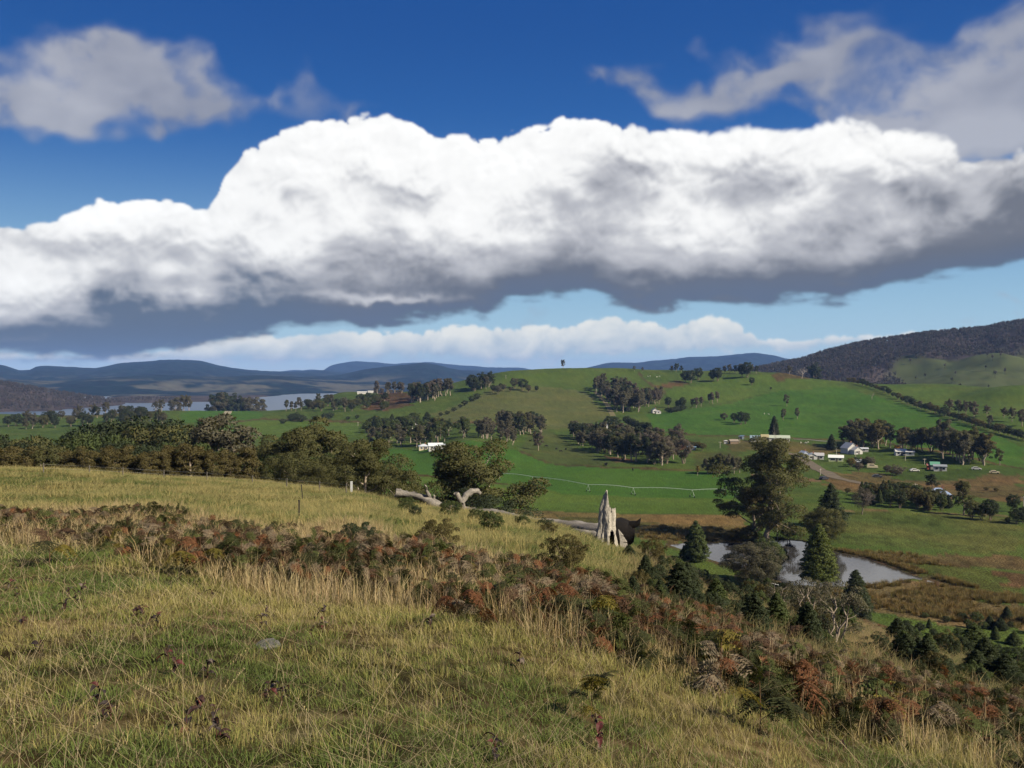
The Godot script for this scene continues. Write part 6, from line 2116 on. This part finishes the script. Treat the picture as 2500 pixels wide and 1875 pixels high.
# the wheeled irrigation line across the bright field
func make_irrigation() -> void:
	var pts := [[1218, 1172], [1300, 1180], [1436, 1201], [1546, 1209], [1690, 1215], [1800, 1216]]
	var feet := []
	for p in pts:
		feet.append(hit(p[0], p[1], 150.0))
	var o := thing("irrigation_line", "long white wheeled irrigation pipe stretching across the bright field", "irrigator", feet[2])
	var zinc := paint("zinc", lin(0.50, 0.54, 0.50), 0.45, 0.2)
	for i in feet.size() - 1:
		var a: Vector3 = feet[i] - feet[2] + Vector3.UP * 3.0
		var b: Vector3 = feet[i + 1] - feet[2] + Vector3.UP * 3.0
		var path := PackedVector3Array()
		var rad := PackedFloat32Array()
		for k in 13:
			path.append(a.lerp(b, k / 12.0) + Vector3.UP * 0.45 * sin(k / 12.0 * PI))
			rad.append(0.075)
		var s := Soup.new()
		s.tube(path, rad, 8, Color.WHITE)
		part("pipe", s.commit(), zinc, o)
		var tr := Soup.new()
		for k in range(1, 12):
			tr.tube(PackedVector3Array([path[k], path[k] + Vector3.DOWN * 0.55]), PackedFloat32Array([0.02, 0.02]), 4, Color.WHITE)
		part("truss", tr.commit(), zinc, o)
	for i in feet.size():
		var f: Vector3 = feet[i] - feet[2]
		var leg := Soup.new()
		for x in [-1.5, 1.5]:
			leg.tube(PackedVector3Array([f + Vector3(0, 3.0, 0), f + Vector3(x * 0.4, 0.6, x)]), PackedFloat32Array([0.04, 0.04]), 6, Color.WHITE)
		leg.tube(PackedVector3Array([f + Vector3(-0.6, 0.6, -1.5), f + Vector3(0.6, 0.6, 1.5)]), PackedFloat32Array([0.04, 0.04]), 6, Color.WHITE)
		var tw := part("tower", leg.commit(), zinc, o)
		for x in [-1.5, 1.5]:
			var w := Soup.new()
			w.tube(PackedVector3Array([Vector3(-0.13, 0, 0), Vector3(0.13, 0, 0)]), PackedFloat32Array([0.42, 0.42]), 16, Color.WHITE)
			part("wheel", w.commit(), paint("tyre", Color.BLACK), tw, f + Vector3(x * 0.4, 0.42, x))

# ---------------------------------------------------------------- forest that reads as one mass on the ranges
func make_forest() -> void:
	rng.seed = 95
	var m := Soup.new()
	m.tube(PackedVector3Array([Vector3(0, -1, 0), Vector3(0.2, 6, 0), Vector3(0, 13, 0.2)]), PackedFloat32Array([0.35, 0.25, 0.08]), 4, Color(1.3, 1.2, 1.2))
	for i in 7:
		clump(m, Vector3(rng.randf_range(-1.8, 1.8), rng.randf_range(6.0, 14.0), rng.randf_range(-1.8, 1.8)), Vector3(1.7, 1.5, 1.7), 14, 1.5, Color.WHITE * rng.randf_range(0.8, 1.2), 0.0, Vector3(0, 8, 0))
	var mesh := m.commit()
	var where := []
	var tints := []
	for i in 11000:
		var az := rng.randf_range(12.0, 33.0)
		var d := rng.randf_range(1620.0, 2620.0)
		var x := sin(deg_to_rad(az)) * d
		var z := -cos(deg_to_rad(az)) * d
		var c := far_color(x, z, d, 0.0, az)
		if c.g > c.r * 1.08 and rng.randf() < 0.985:
			continue
		var y := far_ground(x, z)
		if y < -60.0:
			continue
		if d < 2150.0 and y < ground(x, z):
			y = ground(x, z)
		where.append(Transform3D(Basis(Vector3.UP, rng.randf() * TAU).scaled(Vector3.ONE * rng.randf_range(0.55, 1.05)), Vector3(x, y, z)))
		tints.append(Color(0.058, 0.046, 0.042).lerp(Color(0.042, 0.042, 0.028), rng.randf()) * rng.randf_range(0.7, 1.3))
	stuff("forest", "dark purplish bush forest covering the range above the green fields", "forest", mesh, tinted("forest", Color.WHITE), where, tints)
	where = []
	tints = []
	for i in 3600:
		var az := rng.randf_range(-34.0, -20.0)
		var d := rng.randf_range(2400.0, 3100.0)
		var x := sin(deg_to_rad(az)) * d
		var z := -cos(deg_to_rad(az)) * d
		var y := far_ground(x, z)
		if y < LAKE + 1.0:
			continue
		where.append(Transform3D(Basis(Vector3.UP, rng.randf() * TAU).scaled(Vector3.ONE * rng.randf_range(0.6, 1.1)), Vector3(x, y, z)))
		tints.append(Color(0.060, 0.046, 0.038).lerp(Color(0.046, 0.042, 0.030), rng.randf()) * rng.randf_range(0.7, 1.3))
	stuff("forest", "brown bush forest covering the low point beside the lake", "forest", mesh, tinted("forest", Color.WHITE), where, tints)

func _ready() -> void:
	camera_sky_sun()
	make_land()
	make_far_land()
	make_water()
	make_forest()
	make_protos()
	plant_hill_crest()
	plant_valley()
	plant_pond()
	make_tracks()
	make_farms()
	make_irrigation()
	make_stump()
	make_log()
	make_fence()
	make_grass()
	make_bracken()
	make_near_things()
